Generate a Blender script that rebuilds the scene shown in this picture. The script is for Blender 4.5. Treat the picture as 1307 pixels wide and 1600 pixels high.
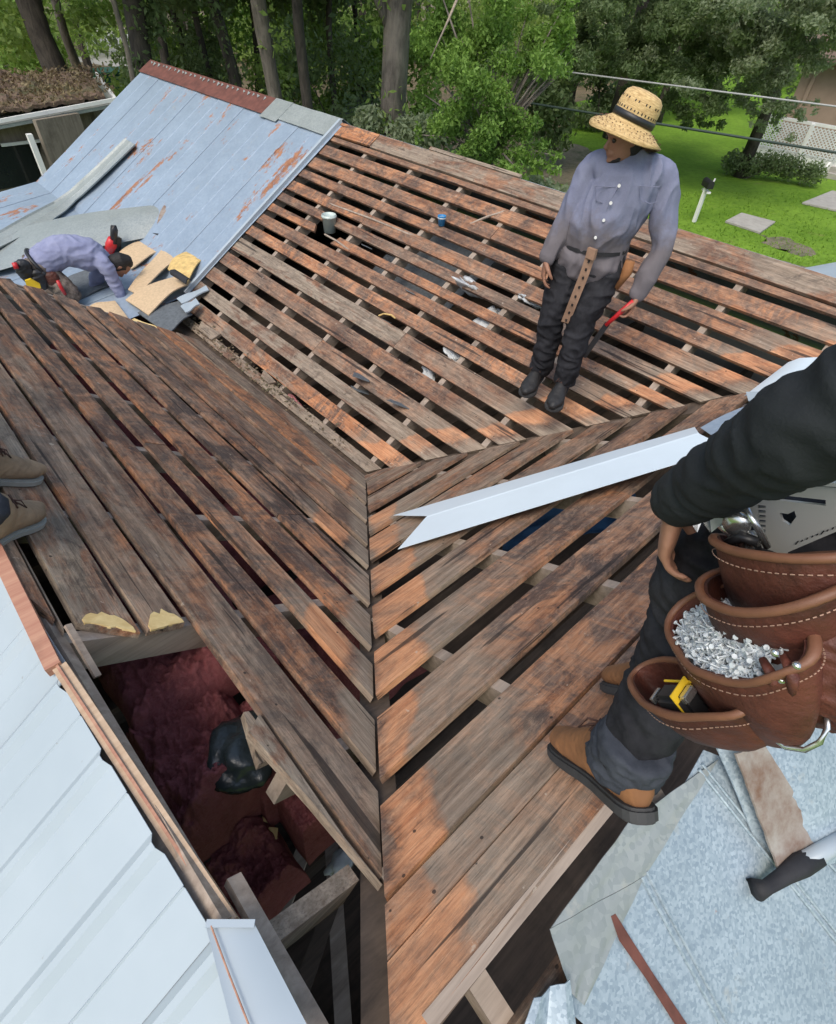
import bpy, bmesh, math, random
import numpy as np
from mathutils import Vector, Matrix, noise, Quaternion
random.seed(7); rng = np.random.default_rng(7)
for o in list(bpy.data.objects): bpy.data.objects.remove(o)
SC = bpy.context.scene
COL = SC.collection
# ------------------------------------------------------------------ camera
FPX = 856.348
CAM = Vector((-1.81536, -2.41433, 2.66539))
RX = Vector((0.7400663, -0.6714228, 0.0386422))       # camera right
RY = Vector((-0.4584771, -0.5457185, -0.7014200))     # camera down
RZ = Vector((0.4920372, 0.5013807, -0.7116999))       # camera forward
RX.normalize(); RZ = (RZ - RX*RZ.dot(RX)).normalized(); RY = RZ.cross(RX)
cd = bpy.data.cameras.new('camera'); cam = bpy.data.objects.new('camera', cd); COL.objects.link(cam)
cam.matrix_world = Matrix(((RX.x, -RY.x, -RZ.x, CAM.x), (RX.y, -RY.y, -RZ.y, CAM.y), (RX.z, -RY.z, -RZ.z, CAM.z), (0, 0, 0, 1)))
cd.sensor_fit = 'HORIZONTAL'; cd.sensor_width = 36; cd.lens = FPX/1307*36; cd.clip_start = .02; cd.clip_end = 1500
SC.camera = cam
# ------------------------------------------------------------------ world, sun, exposure
SUN_EL, SUN_AZ = math.radians(58), math.radians(200)   # azimuth of the sun measured from +x towards +y
w = bpy.data.worlds.new('World'); SC.world = w; w.use_nodes = True
nt = w.node_tree; bg = nt.nodes['Background']; sk = nt.nodes.new('ShaderNodeTexSky')
sk.sky_type = 'NISHITA'; sk.sun_disc = False; sk.sun_elevation = SUN_EL; sk.sun_rotation = math.pi/2 - SUN_AZ
sk.air_density = 1.4; sk.dust_density = 3.0; sk.ozone_density = 1.0
nt.links.new(sk.outputs[0], bg.inputs[0]); bg.inputs[1].default_value = .14
sl = bpy.data.lights.new('sun', 'SUN'); sl.energy = 1.3; sl.angle = math.radians(30); sl.color = (1, .95, .87)
so = bpy.data.objects.new('sun', sl); COL.objects.link(so)
sd = Vector((math.cos(SUN_EL)*math.cos(SUN_AZ), math.cos(SUN_EL)*math.sin(SUN_AZ), math.sin(SUN_EL)))
so.rotation_euler = sd.to_track_quat('Z', 'Y').to_euler(); so.location = (0, 0, 30)
SC.view_settings.view_transform = 'Standard'; SC.view_settings.look = 'None'
SC.view_settings.exposure = .6; SC.view_settings.gamma = 1
# ------------------------------------------------------------------ the place: roof planes
VR = 1.33                                  # plan slope of the near valley line
SA, SB, SCC = .70878, .545, .606045     # pitches of the three slopes round the valley junction at the origin
SL, SR = .65, .60
NRM = {'A': (Vector((SA, 0, 1)), 0), 'B': (Vector((0, SB, 1)), 0), 'C': (Vector((-SCC, 0, 1)), 0),
       'L': (Vector((-SL, 0, 1)), 1.385+SL*1.975), 'R': (Vector((0, -SR, 1)), 1.328+SR*2.43),
       'E': (Vector((-.12, 0, 1)), .13-.12*.2)}
def zon(pl, x, y):
    n, c = NRM[pl]; return c - n.x*x - n.y*y
def on3(pl, x, y, h=0):
    n = NRM[pl][0].normalized(); return Vector((x, y, zon(pl, x, y))) + n*h
def ray(px, py): return RX*((px-653.5)/FPX) + RY*((py-800)/FPX) + RZ
def pix(pl, px, py, h=0):                   # a point of the photograph found on its roof plane
    n, c = NRM[pl]; r = ray(px, py); c2 = c + h*n.length
    return CAM + r*((c2-n.dot(CAM))/n.dot(r))
def pv(px, py, P, n):                       # ... on a plane through P with normal n
    n = Vector(n); r = ray(px, py); return CAM + r*(n.dot(Vector(P)-CAM)/n.dot(r))
def pz(px, py, z): return pv(px, py, (0, 0, z), (0, 0, 1))
def pd(px, py, D):                          # ... at horizontal distance D
    r = ray(px, py); return CAM + r*(D/math.hypot(r.x, r.y))
GZ = -2.8
# ------------------------------------------------------------------ object helpers
def put(name, me, mat=None, parent=None, loc=None, mw=None):
    o = bpy.data.objects.new(name, me); COL.objects.link(o)
    if mat is not None and me is not None and len(me.materials) == 0: me.materials.append(mat)
    if parent: o.parent = parent; o.matrix_parent_inverse = parent.matrix_world.inverted() if False else Matrix.Identity(4)
    if mw is not None:
        o.matrix_world = mw if parent is None else parent_inv(parent) @ mw
        if parent is not None: o.matrix_local = parent_inv(parent) @ mw
    elif loc is not None: o.location = loc
    return o
def parent_inv(p):
    m = Matrix.Identity(4); q = p
    while q is not None: m = q.matrix_basis @ m; q = q.parent
    return m.inverted()
def tag(o, label=None, cat=None, group=None, kind=None):
    if label: o['label'] = label
    if cat: o['category'] = cat
    if group: o['group'] = group
    if kind: o['kind'] = kind
    return o
def thing(name, label, cat, loc=(0, 0, 0), group=None):
    o = bpy.data.objects.new(name, None); COL.objects.link(o); o.location = loc; o.empty_display_size = .1
    return tag(o, label, cat, group)
class MB:
    def __init__(s): s.v = []; s.f = []
    def add(s, vs, fs):
        n = len(s.v); s.v += [tuple(v) for v in vs]; s.f += [tuple(i+n for i in f) for f in fs]; return s
    def box(s, c, size, rot=None):
        c = Vector(c); a = [x/2 for x in size]; M = rot or Matrix.Identity(3)
        vs = [c + M @ Vector((i*a[0], j*a[1], k*a[2])) for i in (-1, 1) for j in (-1, 1) for k in (-1, 1)]
        return s.add(vs, [(0, 1, 3, 2), (4, 6, 7, 5), (0, 4, 5, 1), (2, 3, 7, 6), (0, 2, 6, 4), (1, 5, 7, 3)])
    def beam(s, a, b, wd, ht, up=(0, 0, 1)):            # box from a to b, its top face along the line a-b
        a = Vector(a); b = Vector(b); d = (b-a).normalized(); sd_ = d.cross(Vector(up)).normalized(); u = sd_.cross(d)
        vs = []
        for p in (a, b):
            for i, k in ((-1, 0), (1, 0), (1, -1), (-1, -1)): vs.append(p + sd_*i*wd/2 + u*k*ht)
        return s.add(vs, [(0, 1, 2, 3), (7, 6, 5, 4), (0, 4, 5, 1), (1, 5, 6, 2), (2, 6, 7, 3), (3, 7, 4, 0)])
    def tube(s, pts, r, n=8, caps=True):
        pts = [Vector(p) for p in pts]; rs = r if isinstance(r, (list, tuple)) else [r]*len(pts)
        up = Vector((0.13, .2, 1)); rings = []
        for i, p in enumerate(pts):
            d = (pts[min(i+1, len(pts)-1)]-pts[max(i-1, 0)]).normalized()
            a = d.cross(up); a = a.normalized() if a.length > 1e-4 else Vector((1, 0, 0)); b = d.cross(a)
            rings.append([p + a*math.cos(2*math.pi*k/n)*rs[i] + b*math.sin(2*math.pi*k/n)*rs[i] for k in range(n)])
        vs = [v for rg in rings for v in rg]; fs = []
        for i in range(len(pts)-1):
            for k in range(n): fs.append((i*n+k, i*n+(k+1) % n, (i+1)*n+(k+1) % n, (i+1)*n+k))
        if caps: fs.append(tuple(range(n))[::-1]); fs.append(tuple((len(pts)-1)*n+k for k in range(n)))
        return s.add(vs, fs)
    def prism(s, poly, off):                              # polygon of 3D points thickened by vector off
        off = Vector(off); n = len(poly); vs = [Vector(p) for p in poly] + [Vector(p)+off for p in poly]
        fs = [tuple(range(n))[::-1], tuple(range(n, 2*n))] + [(i, (i+1) % n, n+(i+1) % n, n+i) for i in range(n)]
        return s.add(vs, fs)
    def mesh(s, name='m', smooth=False):
        me = bpy.data.meshes.new(name); me.from_pydata(s.v, [], s.f); me.validate(); me.update()
        bm = bmesh.new(); bm.from_mesh(me); bmesh.ops.recalc_face_normals(bm, faces=bm.faces); bm.to_mesh(me); bm.free()
        if smooth: me.polygons.foreach_set('use_smooth', [True]*len(me.polygons))
        return me
    def obj(s, name, mat, parent=None, smooth=False):
        o = put(name, s.mesh(name, smooth), mat, parent)
        if parent is not None: o.matrix_local = parent_inv(parent)
        return o
def recenter(o):                                          # moves a top-level mesh's origin to its middle
    me = o.data; vs = np.empty(len(me.vertices)*3); me.vertices.foreach_get('co', vs); vs = vs.reshape(-1, 3)
    c = vs.mean(0); c[2] = vs[:, 2].min(); me.vertices.foreach_set('co', (vs-c).ravel()); o.location = c; me.update(); return o
def fbm(p, sc, oct=4, seed=0): return noise.fractal(Vector(p)*sc + Vector((seed*7.3, seed*3.1, seed*1.7)), 1, 2, oct)
def grid(name, c00, c10, c11, c01, nu, nv, mat, parent=None, hf=None, th=.002, smooth=True):
    """sheet spanned by four corners, thickened; hf(u, v) lifts it along its normal"""
    c00, c10, c11, c01 = map(Vector, (c00, c10, c11, c01)); N = (c10-c00).cross(c01-c00).normalized()
    if N.z < 0: N = -N
    def P(u, v): return (c00*(1-u)+c10*u)*(1-v) + (c01*(1-u)+c11*u)*v + N*(hf(u, v) if hf else 0)
    vs = []; fs = []
    for k in (0, 1):
        for j in range(nv+1):
            for i in range(nu+1): vs.append(P(i/nu, j/nv) - N*th*k)
    W = nu+1; S = W*(nv+1)
    for j in range(nv):
        for i in range(nu):
            a = j*W+i; fs += [(a, a+1, a+W+1, a+W), (S+a, S+a+W, S+a+W+1, S+a+1)]
    for i in range(nu): fs += [(i, S+i, S+i+1, i+1), (nv*W+i, nv*W+i+1, S+nv*W+i+1, S+nv*W+i)]
    for j in range(nv): fs += [(j*W, (j+1)*W, S+(j+1)*W, S+j*W), (j*W+nu, S+j*W+nu, S+(j+1)*W+nu, (j+1)*W+nu)]
    m = MB().add(vs, fs); o = m.obj(name, mat, parent, False)
    if smooth:
        o.data.polygons.foreach_set('use_smooth', [True]*len(o.data.polygons))
        o.data.set_sharp_from_angle(angle=math.radians(35))
    return o
# ------------------------------------------------------------------ materials
def newmat(name):
    m = bpy.data.materials.new(name); m.use_nodes = True; n = m.node_tree.nodes; return m, n, m.node_tree.links, n['Principled BSDF']
def N_(n, t, **k):
    x = n.new(t)
    for a, b in k.items(): setattr(x, a, b)
    return x
def ramp(n, l, src, stops):
    r = n.new('ShaderNodeValToRGB'); e = r.color_ramp.elements
    while len(e) < len(stops): e.new(.5)
    for i, (p, c) in enumerate(stops): e[i].position = p; e[i].color = (c, c, c, 1) if not isinstance(c, tuple) else (*c[:3], 1)
    l.new(src, r.inputs[0]); return r.outputs[0]
def noi(n, l, vec, sc=1, det=4, rough=.6, dist=0, scale=None, rot=None):
    mp = n.new('ShaderNodeMapping')
    if scale: mp.inputs['Scale'].default_value = scale
    if rot: mp.inputs['Rotation'].default_value = rot
    l.new(vec, mp.inputs[0]); t = n.new('ShaderNodeTexNoise'); t.inputs['Scale'].default_value = sc
    t.inputs['Detail'].default_value = det; t.inputs['Roughness'].default_value = rough; t.inputs['Distortion'].default_value = dist
    l.new(mp.outputs[0], t.inputs[0]); return t.outputs[0]
def mix(n, l, f, a, b, mode='MIX'):
    m = n.new('ShaderNodeMix'); m.data_type = 'RGBA'; m.blend_type = mode; m.clamp_factor = True
    for s, v in ((0, f), (6, a), (7, b)):
        if isinstance(v, (int, float)): m.inputs[s].default_value = v
        elif isinstance(v, tuple): m.inputs[s].default_value = (*v[:3], 1)
        else: l.new(v, m.inputs[s])
    return m.outputs[2]
def mth(n, l, op, a, b=None, clamp=False):
    m = n.new('ShaderNodeMath'); m.operation = op; m.use_clamp = clamp
    for s, v in ((0, a), (1, b)):
        if v is None: continue
        if isinstance(v, (int, float)): m.inputs[s].default_value = v
        else: l.new(v, m.inputs[s])
    return m.outputs[0]
def bump(n, l, bs, h, st=.3, dist=.01):
    b = n.new('ShaderNodeBump'); b.inputs['Strength'].default_value = st; b.inputs['Distance'].default_value = dist
    l.new(h, b.inputs['Height']); l.new(b.outputs[0], bs.inputs['Normal'])
def simple(name, col, rough=.7, metal=0, var=.25, sc=8, bmp=.15, bdist=.004, spec=.5, col2=None, object_space=True):
    m, n, l, bs = newmat(name); tc = n.new('ShaderNodeTexCoord'); v = tc.outputs['Object']
    f = noi(n, l, v, sc, 6, .65); c2 = col2 or tuple(c*(1-var) for c in col)
    l.new(mix(n, l, ramp(n, l, f, [(.35, 0.), (.65, 1.)]), tuple(col), tuple(c2)), bs.inputs['Base Color'])
    bs.inputs['Roughness'].default_value = rough; bs.inputs['Metallic'].default_value = metal
    bs.inputs['Specular IOR Level'].default_value = spec
    if bmp: bump(n, l, bs, noi(n, l, v, sc*5, 5), bmp, bdist)
    return m
def wood_mat():
    m, n, l, bs = newmat('weathered_board')
    tc = n.new('ShaderNodeTexCoord'); oi = n.new('ShaderNodeObjectInfo')
    off = mth(n, l, 'MULTIPLY', oi.outputs['Random'], 61.7)
    va = n.new('ShaderNodeVectorMath'); va.operation = 'ADD'; l.new(tc.outputs['Object'], va.inputs[0]); l.new(off, va.inputs[1]); v = va.outputs[0]
    sep = n.new('ShaderNodeSeparateColor'); l.new(oi.outputs['Color'], sep.inputs[0])
    grain = noi(n, l, v, 1, 6, .7, .3, scale=(3.0, 50, 50))
    fine = noi(n, l, v, 1, 4, .75, 0, scale=(12, 190, 190))
    b1 = noi(n, l, v, 1, 8, .74, .8, scale=(5.0, 5.5, 5), rot=(0, 0, .6))
    st = noi(n, l, v, 1, 7, .7, 1.4, scale=(17, 3.2, 3), rot=(0, 0, .75))
    b2 = noi(n, l, v, 1, 8, .72, .6, scale=(2.8, 5, 5))
    b3 = noi(n, l, v, 1, 7, .72, .5, scale=(1.6, 6, 6))
    m1 = noi(n, l, v, 1, 8, .80, .5, scale=(20, 34, 24)); m2 = noi(n, l, v, 1, 8, .78, .8, scale=(8, 13, 9))
    gr_ = ramp(n, l, grain, [(.34, 0.), (.66, 1.)])
    base = mix(n, l, gr_, (.078, .042, .029), (.25, .148, .098))
    fo = mth(n, l, 'MULTIPLY', ramp(n, l, b1, [(.455, 0.), (.56, 1.1)]), sep.outputs[0])
    fs = mth(n, l, 'MULTIPLY', ramp(n, l, st, [(.47, 0.), (.57, 1.)]), mth(n, l, 'MULTIPLY', sep.outputs[0], .75))
    org = mix(n, l, gr_, (.30, .11, .045), (.60, .28, .13))
    c = mix(n, l, mth(n, l, 'MAXIMUM', fo, fs), base, org)
    gr = mix(n, l, gr_, (.17, .128, .09), (.37, .30, .225))
    c = mix(n, l, mth(n, l, 'MULTIPLY', ramp(n, l, b3, [(.42, 0.), (.52, 1.)]), mth(n, l, 'MULTIPLY', sep.outputs[1], 1.25)), c, gr)
    c = mix(n, l, mth(n, l, 'MULTIPLY', ramp(n, l, b2, [(.46, 0.), (.55, 1.)]), sep.outputs[2]), c, mix(n, l, gr_, (.022, .018, .018), (.07, .055, .05)))
    c = mix(n, l, ramp(n, l, m1, [(.52, 0.), (.64, .45)]), c, (.38, .26, .18))
    c = mix(n, l, ramp(n, l, m2, [(.53, 0.), (.64, .55)]), c, (.035, .026, .023))
    # strip the valley flashing once covered: grey end, then bare orange wood
    at = n.new('ShaderNodeAttribute'); at.attribute_name = 'valley_distance'
    wob = mth(n, l, 'MULTIPLY', mth(n, l, 'SUBTRACT', noi(n, l, v, 3.2, 5), .5), .34)
    d = mth(n, l, 'ADD', at.outputs['Fac'], wob)
    isend = mth(n, l, 'LESS_THAN', oi.outputs['Alpha'], 5.); isband = mth(n, l, 'LESS_THAN', oi.outputs['Alpha'], 1.5)
    al = mth(n, l, 'SUBTRACT', oi.outputs['Alpha'], mth(n, l, 'MULTIPLY', mth(n, l, 'SUBTRACT', 1., isband), 2.))
    g0 = mth(n, l, 'MULTIPLY', mth(n, l, 'SUBTRACT', al, d), isend)
    c = mix(n, l, ramp(n, l, mth(n, l, 'MULTIPLY', g0, 12, True), [(0, 0.), (1, .85)]), c, gr)
    lo = mth(n, l, 'MULTIPLY', mth(n, l, 'SUBTRACT', d, al), 22, True)
    hi = mth(n, l, 'MULTIPLY', mth(n, l, 'SUBTRACT', mth(n, l, 'ADD', al, mth(n, l, 'ADD', mth(n, l, 'MULTIPLY', oi.outputs['Random'], .16), .15)), d), 28, True)
    fr = mth(n, l, 'MULTIPLY', isband, mth(n, l, 'MULTIPLY', mth(n, l, 'MULTIPLY', lo, hi), ramp(n, l, b2, [(.44, 1.), (.60, .35)])))
    gz = mth(n, l, 'MULTIPLY', mth(n, l, 'MULTIPLY', isband, mth(n, l, 'SUBTRACT', 1., hi)), mth(n, l, 'MULTIPLY', mth(n, l, 'SUBTRACT', .62, d), 5, True))
    c = mix(n, l, mth(n, l, 'MULTIPLY', gz, .6), c, gr)
    org2 = mix(n, l, ramp(n, l, grain, [(.3, 0.), (.7, 1.)]), (.40, .15, .065), (.70, .37, .19))
    c = mix(n, l, mth(n, l, 'MULTIPLY', fr, .85), c, org2)
    c = mix(n, l, ramp(n, l, fine, [(.5, 0.), (.72, .6)]), c, (.04, .03, .026))
    ck = noi(n, l, v, 1, 3, .5, .2, scale=(1.1, 26, 26))
    c = mix(n, l, ramp(n, l, ck, [(.655, 0.), (.675, .8)]), c, (.018, .013, .011))
    vo = n.new('ShaderNodeTexVoronoi'); vo.inputs['Scale'].default_value = 11; l.new(v, vo.inputs[0])
    c = mix(n, l, ramp(n, l, vo.outputs['Distance'], [(.045, .85), (.06, 0.)]), c, (.02, .015, .013))
    c = mix(n, l, ramp(n, l, noi(n, l, v, 26, 3, .6), [(.70, 0.), (.74, .6)]), c, (.5, .42, .33))
    l.new(c, bs.inputs['Base Color']); bs.inputs['Roughness'].default_value = .72; bs.inputs['Specular IOR Level'].default_value = .35
    h = mix(n, l, .6, grain, fine); bump(n, l, bs, h, .6, .004); return m
M = {}
M['board'] = wood_mat()
def lumber(name, a, b, gs=(2, 30, 30)):
    m, n, l, bs = newmat(name); tc = n.new('ShaderNodeTexCoord'); v = tc.outputs['Object']
    g = noi(n, l, v, 1, 5, .7, .3, scale=gs); g2 = noi(n, l, v, 3, 5, .7)
    c = mix(n, l, ramp(n, l, g, [(.3, 0.), (.7, 1.)]), a, b); c = mix(n, l, ramp(n, l, g2, [(.5, 0.), (.7, .6)]), c, tuple(x*.4 for x in a))
    l.new(c, bs.inputs['Base Color']); bs.inputs['Roughness'].default_value = .8; bump(n, l, bs, g, .4, .003); return m
M['rafter'] = lumber('grey_rafter', (.22, .17, .13), (.42, .34, .27))
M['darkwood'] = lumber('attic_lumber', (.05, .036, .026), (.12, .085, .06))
M['newwood'] = lumber('fresh_split_wood', (.55, .38, .15), (.75, .58, .28))
M['redwood'] = lumber('reddish_trim', (.32, .13, .085), (.50, .28, .18))
M['tan'] = lumber('tan_fascia_lumber', (.40, .27, .17), (.56, .42, .29))
def white_metal():
    m, n, l, bs = newmat('white_painted_metal'); tc = n.new('ShaderNodeTexCoord'); v = tc.outputs['Object']
    c = mix(n, l, ramp(n, l, noi(n, l, v, 2.5, 4), [(.3, 0.), (.7, 1.)]), (.335, .39, .425), (.385, .44, .475))  # blue cast in the base colour stands in for reflected sky
    c = mix(n, l, ramp(n, l, noi(n, l, v, 24, 3), [(.73, 0.), (.75, .7)]), c, (.25, .25, .24))
    c = mix(n, l, ramp(n, l, noi(n, l, v, 6, 6, .75, 1), [(.60, 0.), (.72, .18)]), c, (.40, .42, .40))
    l.new(c, bs.inputs['Base Color']); bs.inputs['Roughness'].default_value = .38; bs.inputs['Metallic'].default_value = 0
    bump(n, l, bs, noi(n, l, v, 3, 2), .08, .01); return m
M['white'] = white_metal()
M['bright'] = simple('new_white_flashing', (.62, .70, .74), .35, 0, .06, 3, .05)  # slight blue of the reflected sky is mixed into this white
def galv(name, a, b, rust=0., axis=(1, 1, 1), spang=60):
    m, n, l, bs = newmat(name); tc = n.new('ShaderNodeTexCoord'); v = tc.outputs['Object']
    vo = n.new('ShaderNodeTexVoronoi'); vo.inputs['Scale'].default_value = spang; l.new(v, vo.inputs[0])
    sp = n.new('ShaderNodeSeparateColor'); l.new(vo.outputs['Color'], sp.inputs[0])
    c = mix(n, l, sp.outputs[0], a, b); c = mix(n, l, ramp(n, l, noi(n, l, v, 2.2, 6, .7), [(.35, 0.), (.7, .5)]), c, tuple(x*.72 for x in a))
    c = mix(n, l, ramp(n, l, noi(n, l, v, 9, 6, .7), [(.62, 0.), (.72, .5)]), c, (.42, .40, .33))
    if rust:
        r = noi(n, l, v, 1, 8, .66, .5, scale=axis); r2 = noi(n, l, v, 14, 5, .7)
        f = ramp(n, l, mix(n, l, .25, r, r2), [(rust, 0.), (rust+.035, 1.)])
        c = mix(n, l, f, c, mix(n, l, ramp(n, l, r2, [(.4, 0.), (.6, 1.)]), (.20, .075, .035), (.36, .17, .09)))
        l.new(mth(n, l, 'ADD', mth(n, l, 'MULTIPLY', f, .4), .42), bs.inputs['Roughness'])
    else: bs.inputs['Roughness'].default_value = .42
    bs.inputs['Metallic'].default_value = .15; l.new(c, bs.inputs['Base Color']); bump(n, l, bs, noi(n, l, v, 3, 3), .1, .01); return m
M['galv'] = galv('old_galvanized', (.27, .34, .42), (.33, .40, .475), .572, (.95, 3.0, .95), 40)  # bluish base tones carry the sky's reflection in the colour
M['galv_near'] = galv('spangled_galvanized', (.25, .32, .37), (.45, .53, .57), .63, (4, 4, 4), 150)  # blue of the base tones again imitates reflected sky
M['galv_pale'] = galv('pale_flashing_metal', (.27, .30, .29), (.37, .395, .375), .66, (3, 3, 3), 70)
M['rustpale'] = simple('rust_blotched_metal', (.34, .31, .27), .7, 0, .5, 11, col2=(.17, .095, .06))
M['rust'] = simple('rusty_cap', (.17, .06, .042), .8, 0, .45, 12)
M['felt'] = simple('black_felt', (.022, .022, .025), .75, 0, .4, 20)
M['shingle'] = simple('grey_felt_backing', (.13, .145, .155), .85, 0, .35, 30)
M['fiber'] = simple('tan_fiberboard', (.60, .44, .27), .9, 0, .22, 40)
M['yellowfoam'] = simple('yellow_fibre', (.75, .52, .20), .9, 0, .4, 18)
M['bluetarp'] = simple('blue_tarp', (.02, .075, .16), .4, 0, .4, 9)
M['plastic'] = simple('crumpled_clear_plastic', (.60, .62, .62), .25, 0, .4, 8)
M['bag'] = simple('black_plastic_bag', (.024, .032, .034), .25, 0, .5, 6, .35, .012)
M['pinkfib'] = simple('pink_insulation', (.60, .22, .22), .95, 0, .4, 20, .8, .01)
def insul():
    m, n, l, bs = newmat('maroon_insulation'); tc = n.new('ShaderNodeTexCoord'); v = tc.outputs['Object']
    a = noi(n, l, v, 7, 8, .75, 1.0); b = noi(n, l, v, 45, 6, .8, 2)
    c = mix(n, l, ramp(n, l, a, [(.3, 0.), (.7, 1.)]), (.14, .035, .038), (.38, .115, .12)); c = mix(n, l, ramp(n, l, b, [(.35, 0.), (.65, .6)]), c, (.36, .15, .15))
    l.new(c, bs.inputs['Base Color']); bs.inputs['Roughness'].default_value = .95; bs.inputs['Specular IOR Level'].default_value = .1
    bump(n, l, bs, mix(n, l, .5, a, b), 1.0, .02); return m
M['insul'] = insul()
# ------------------------------------------------------------------ ground and setting
def ground_mat():
    m, n, l, bs = newmat('lawn'); g = n.new('ShaderNodeNewGeometry'); v = g.outputs['Position']
    a = noi(n, l, v, .35, 6, .65); b = noi(n, l, v, 6, 6, .75); d = noi(n, l, v, .12, 4, .6)
    c = mix(n, l, ramp(n, l, a, [(.35, 0.), (.65, 1.)]), (.13, .25, .025), (.22, .37, .045))
    c = mix(n, l, ramp(n, l, b, [(.45, 0.), (.7, .6)]), c, (.07, .14, .02))
    c = mix(n, l, ramp(n, l, noi(n, l, v, .9, 7, .75), [(.60, 0.), (.72, .55)]), c, (.26, .25, .09))
    l.new(c, bs.inputs['Base Color']); bs.inputs['Roughness'].default_value = .95; bs.inputs['Specular IOR Level'].default_value = .1
    bump(n, l, bs, noi(n, l, v, 30, 4, .8), .8, .05); return m
M['lawn'] = ground_mat()
def litter_mat(name='leaf_litter', a=(.10, .07, .04), b=(.24, .18, .11), sc=9):
    m, n, l, bs = newmat(name); g = n.new('ShaderNodeNewGeometry'); v = g.outputs['Position']
    x = noi(n, l, v, sc, 7, .8); y = noi(n, l, v, 1.1, 5, .7)
    c = mix(n, l, ramp(n, l, x, [(.35, 0.), (.65, 1.)]), a, b); c = mix(n, l, ramp(n, l, y, [(.5, 0.), (.66, .8)]), c, (.045, .075, .02))
    l.new(c, bs.inputs['Base Color']); bs.inputs['Roughness'].default_value = .95; bump(n, l, bs, x, .8, .04); return m
M['litter'] = litter_mat(); M['dirt'] = litter_mat('bare_dirt', (.13, .11, .07), (.24, .21, .14), 7)
M['road'] = simple('pale_road', (.42, .40, .37), .9, 0, .15, 3)
M['concrete'] = simple('concrete_slab', (.40, .38, .34), .9, 0, .2, 5)
def sheet_poly(name, pts, z, mat, kind='structure', jag=0):
    P = []
    for i, p in enumerate(pts):
        q = pts[(i+1) % len(pts)]
        for k in range(8 if jag else 1):
            t = k/8; x = p[0]*(1-t)+q[0]*t; y = p[1]*(1-t)+q[1]*t
            P.append(Vector((x+random.uniform(-jag, jag), y+random.uniform(-jag, jag), z)))
    me = bpy.data.meshes.new(name); me.from_pydata([tuple(p) for p in P], [], [tuple(range(len(P)))]); me.update()
    if me.polygons[0].normal.z < 0: me.flip_normals()
    o = put(name, me, mat); tag(o, kind=kind); return o
o = sheet_poly('ground', [(-600, -600), (900, -600), (900, 900), (-600, 900)], GZ, M['lawn'])
def gp(px, py): p = pz(px, py, GZ); return (p.x, p.y)
sheet_poly('woodland_floor', [(2, 10), (11, 9.5), (17, 12), (30, 19.5), (60, 25), (140, 60), (140, 160), (-60, 160), (-60, 14)], GZ+.004, M['litter'], jag=.5)
sheet_poly('road', [gp(115, 95), gp(215, 110), gp(216, 45), gp(150, 42)], GZ+.012, M['road'])
sheet_poly('bare_dirt_patch', [gp(835, 232), gp(905, 225), gp(985, 262), gp(930, 300), gp(850, 285)], GZ+.008, M['dirt'], jag=.2)
sheet_poly('dirt_by_eave', [gp(1080, 395), gp(1160, 395), gp(1307, 425), gp(1307, 470), gp(1200, 430)], GZ+.008, M['dirt'], jag=.12)
for i, (a, lab) in enumerate([([(1133, 348), (1158, 335), (1211, 349), (1187, 366)], 'concrete paving slab alone in the lawn behind the mailbox'), ([(1253, 319), (1300, 300), (1345, 310), (1307, 331)], 'pale concrete path slab leading to the neighbouring porch steps')]):
    pts = [Vector((*gp(*q), GZ+.012)) for q in a]
    o = MB().prism(pts, (0, 0, .05)).obj('paving_slab', M['concrete']); recenter(o); tag(o, lab, 'slab', 'paving slabs in the lawn')
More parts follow.
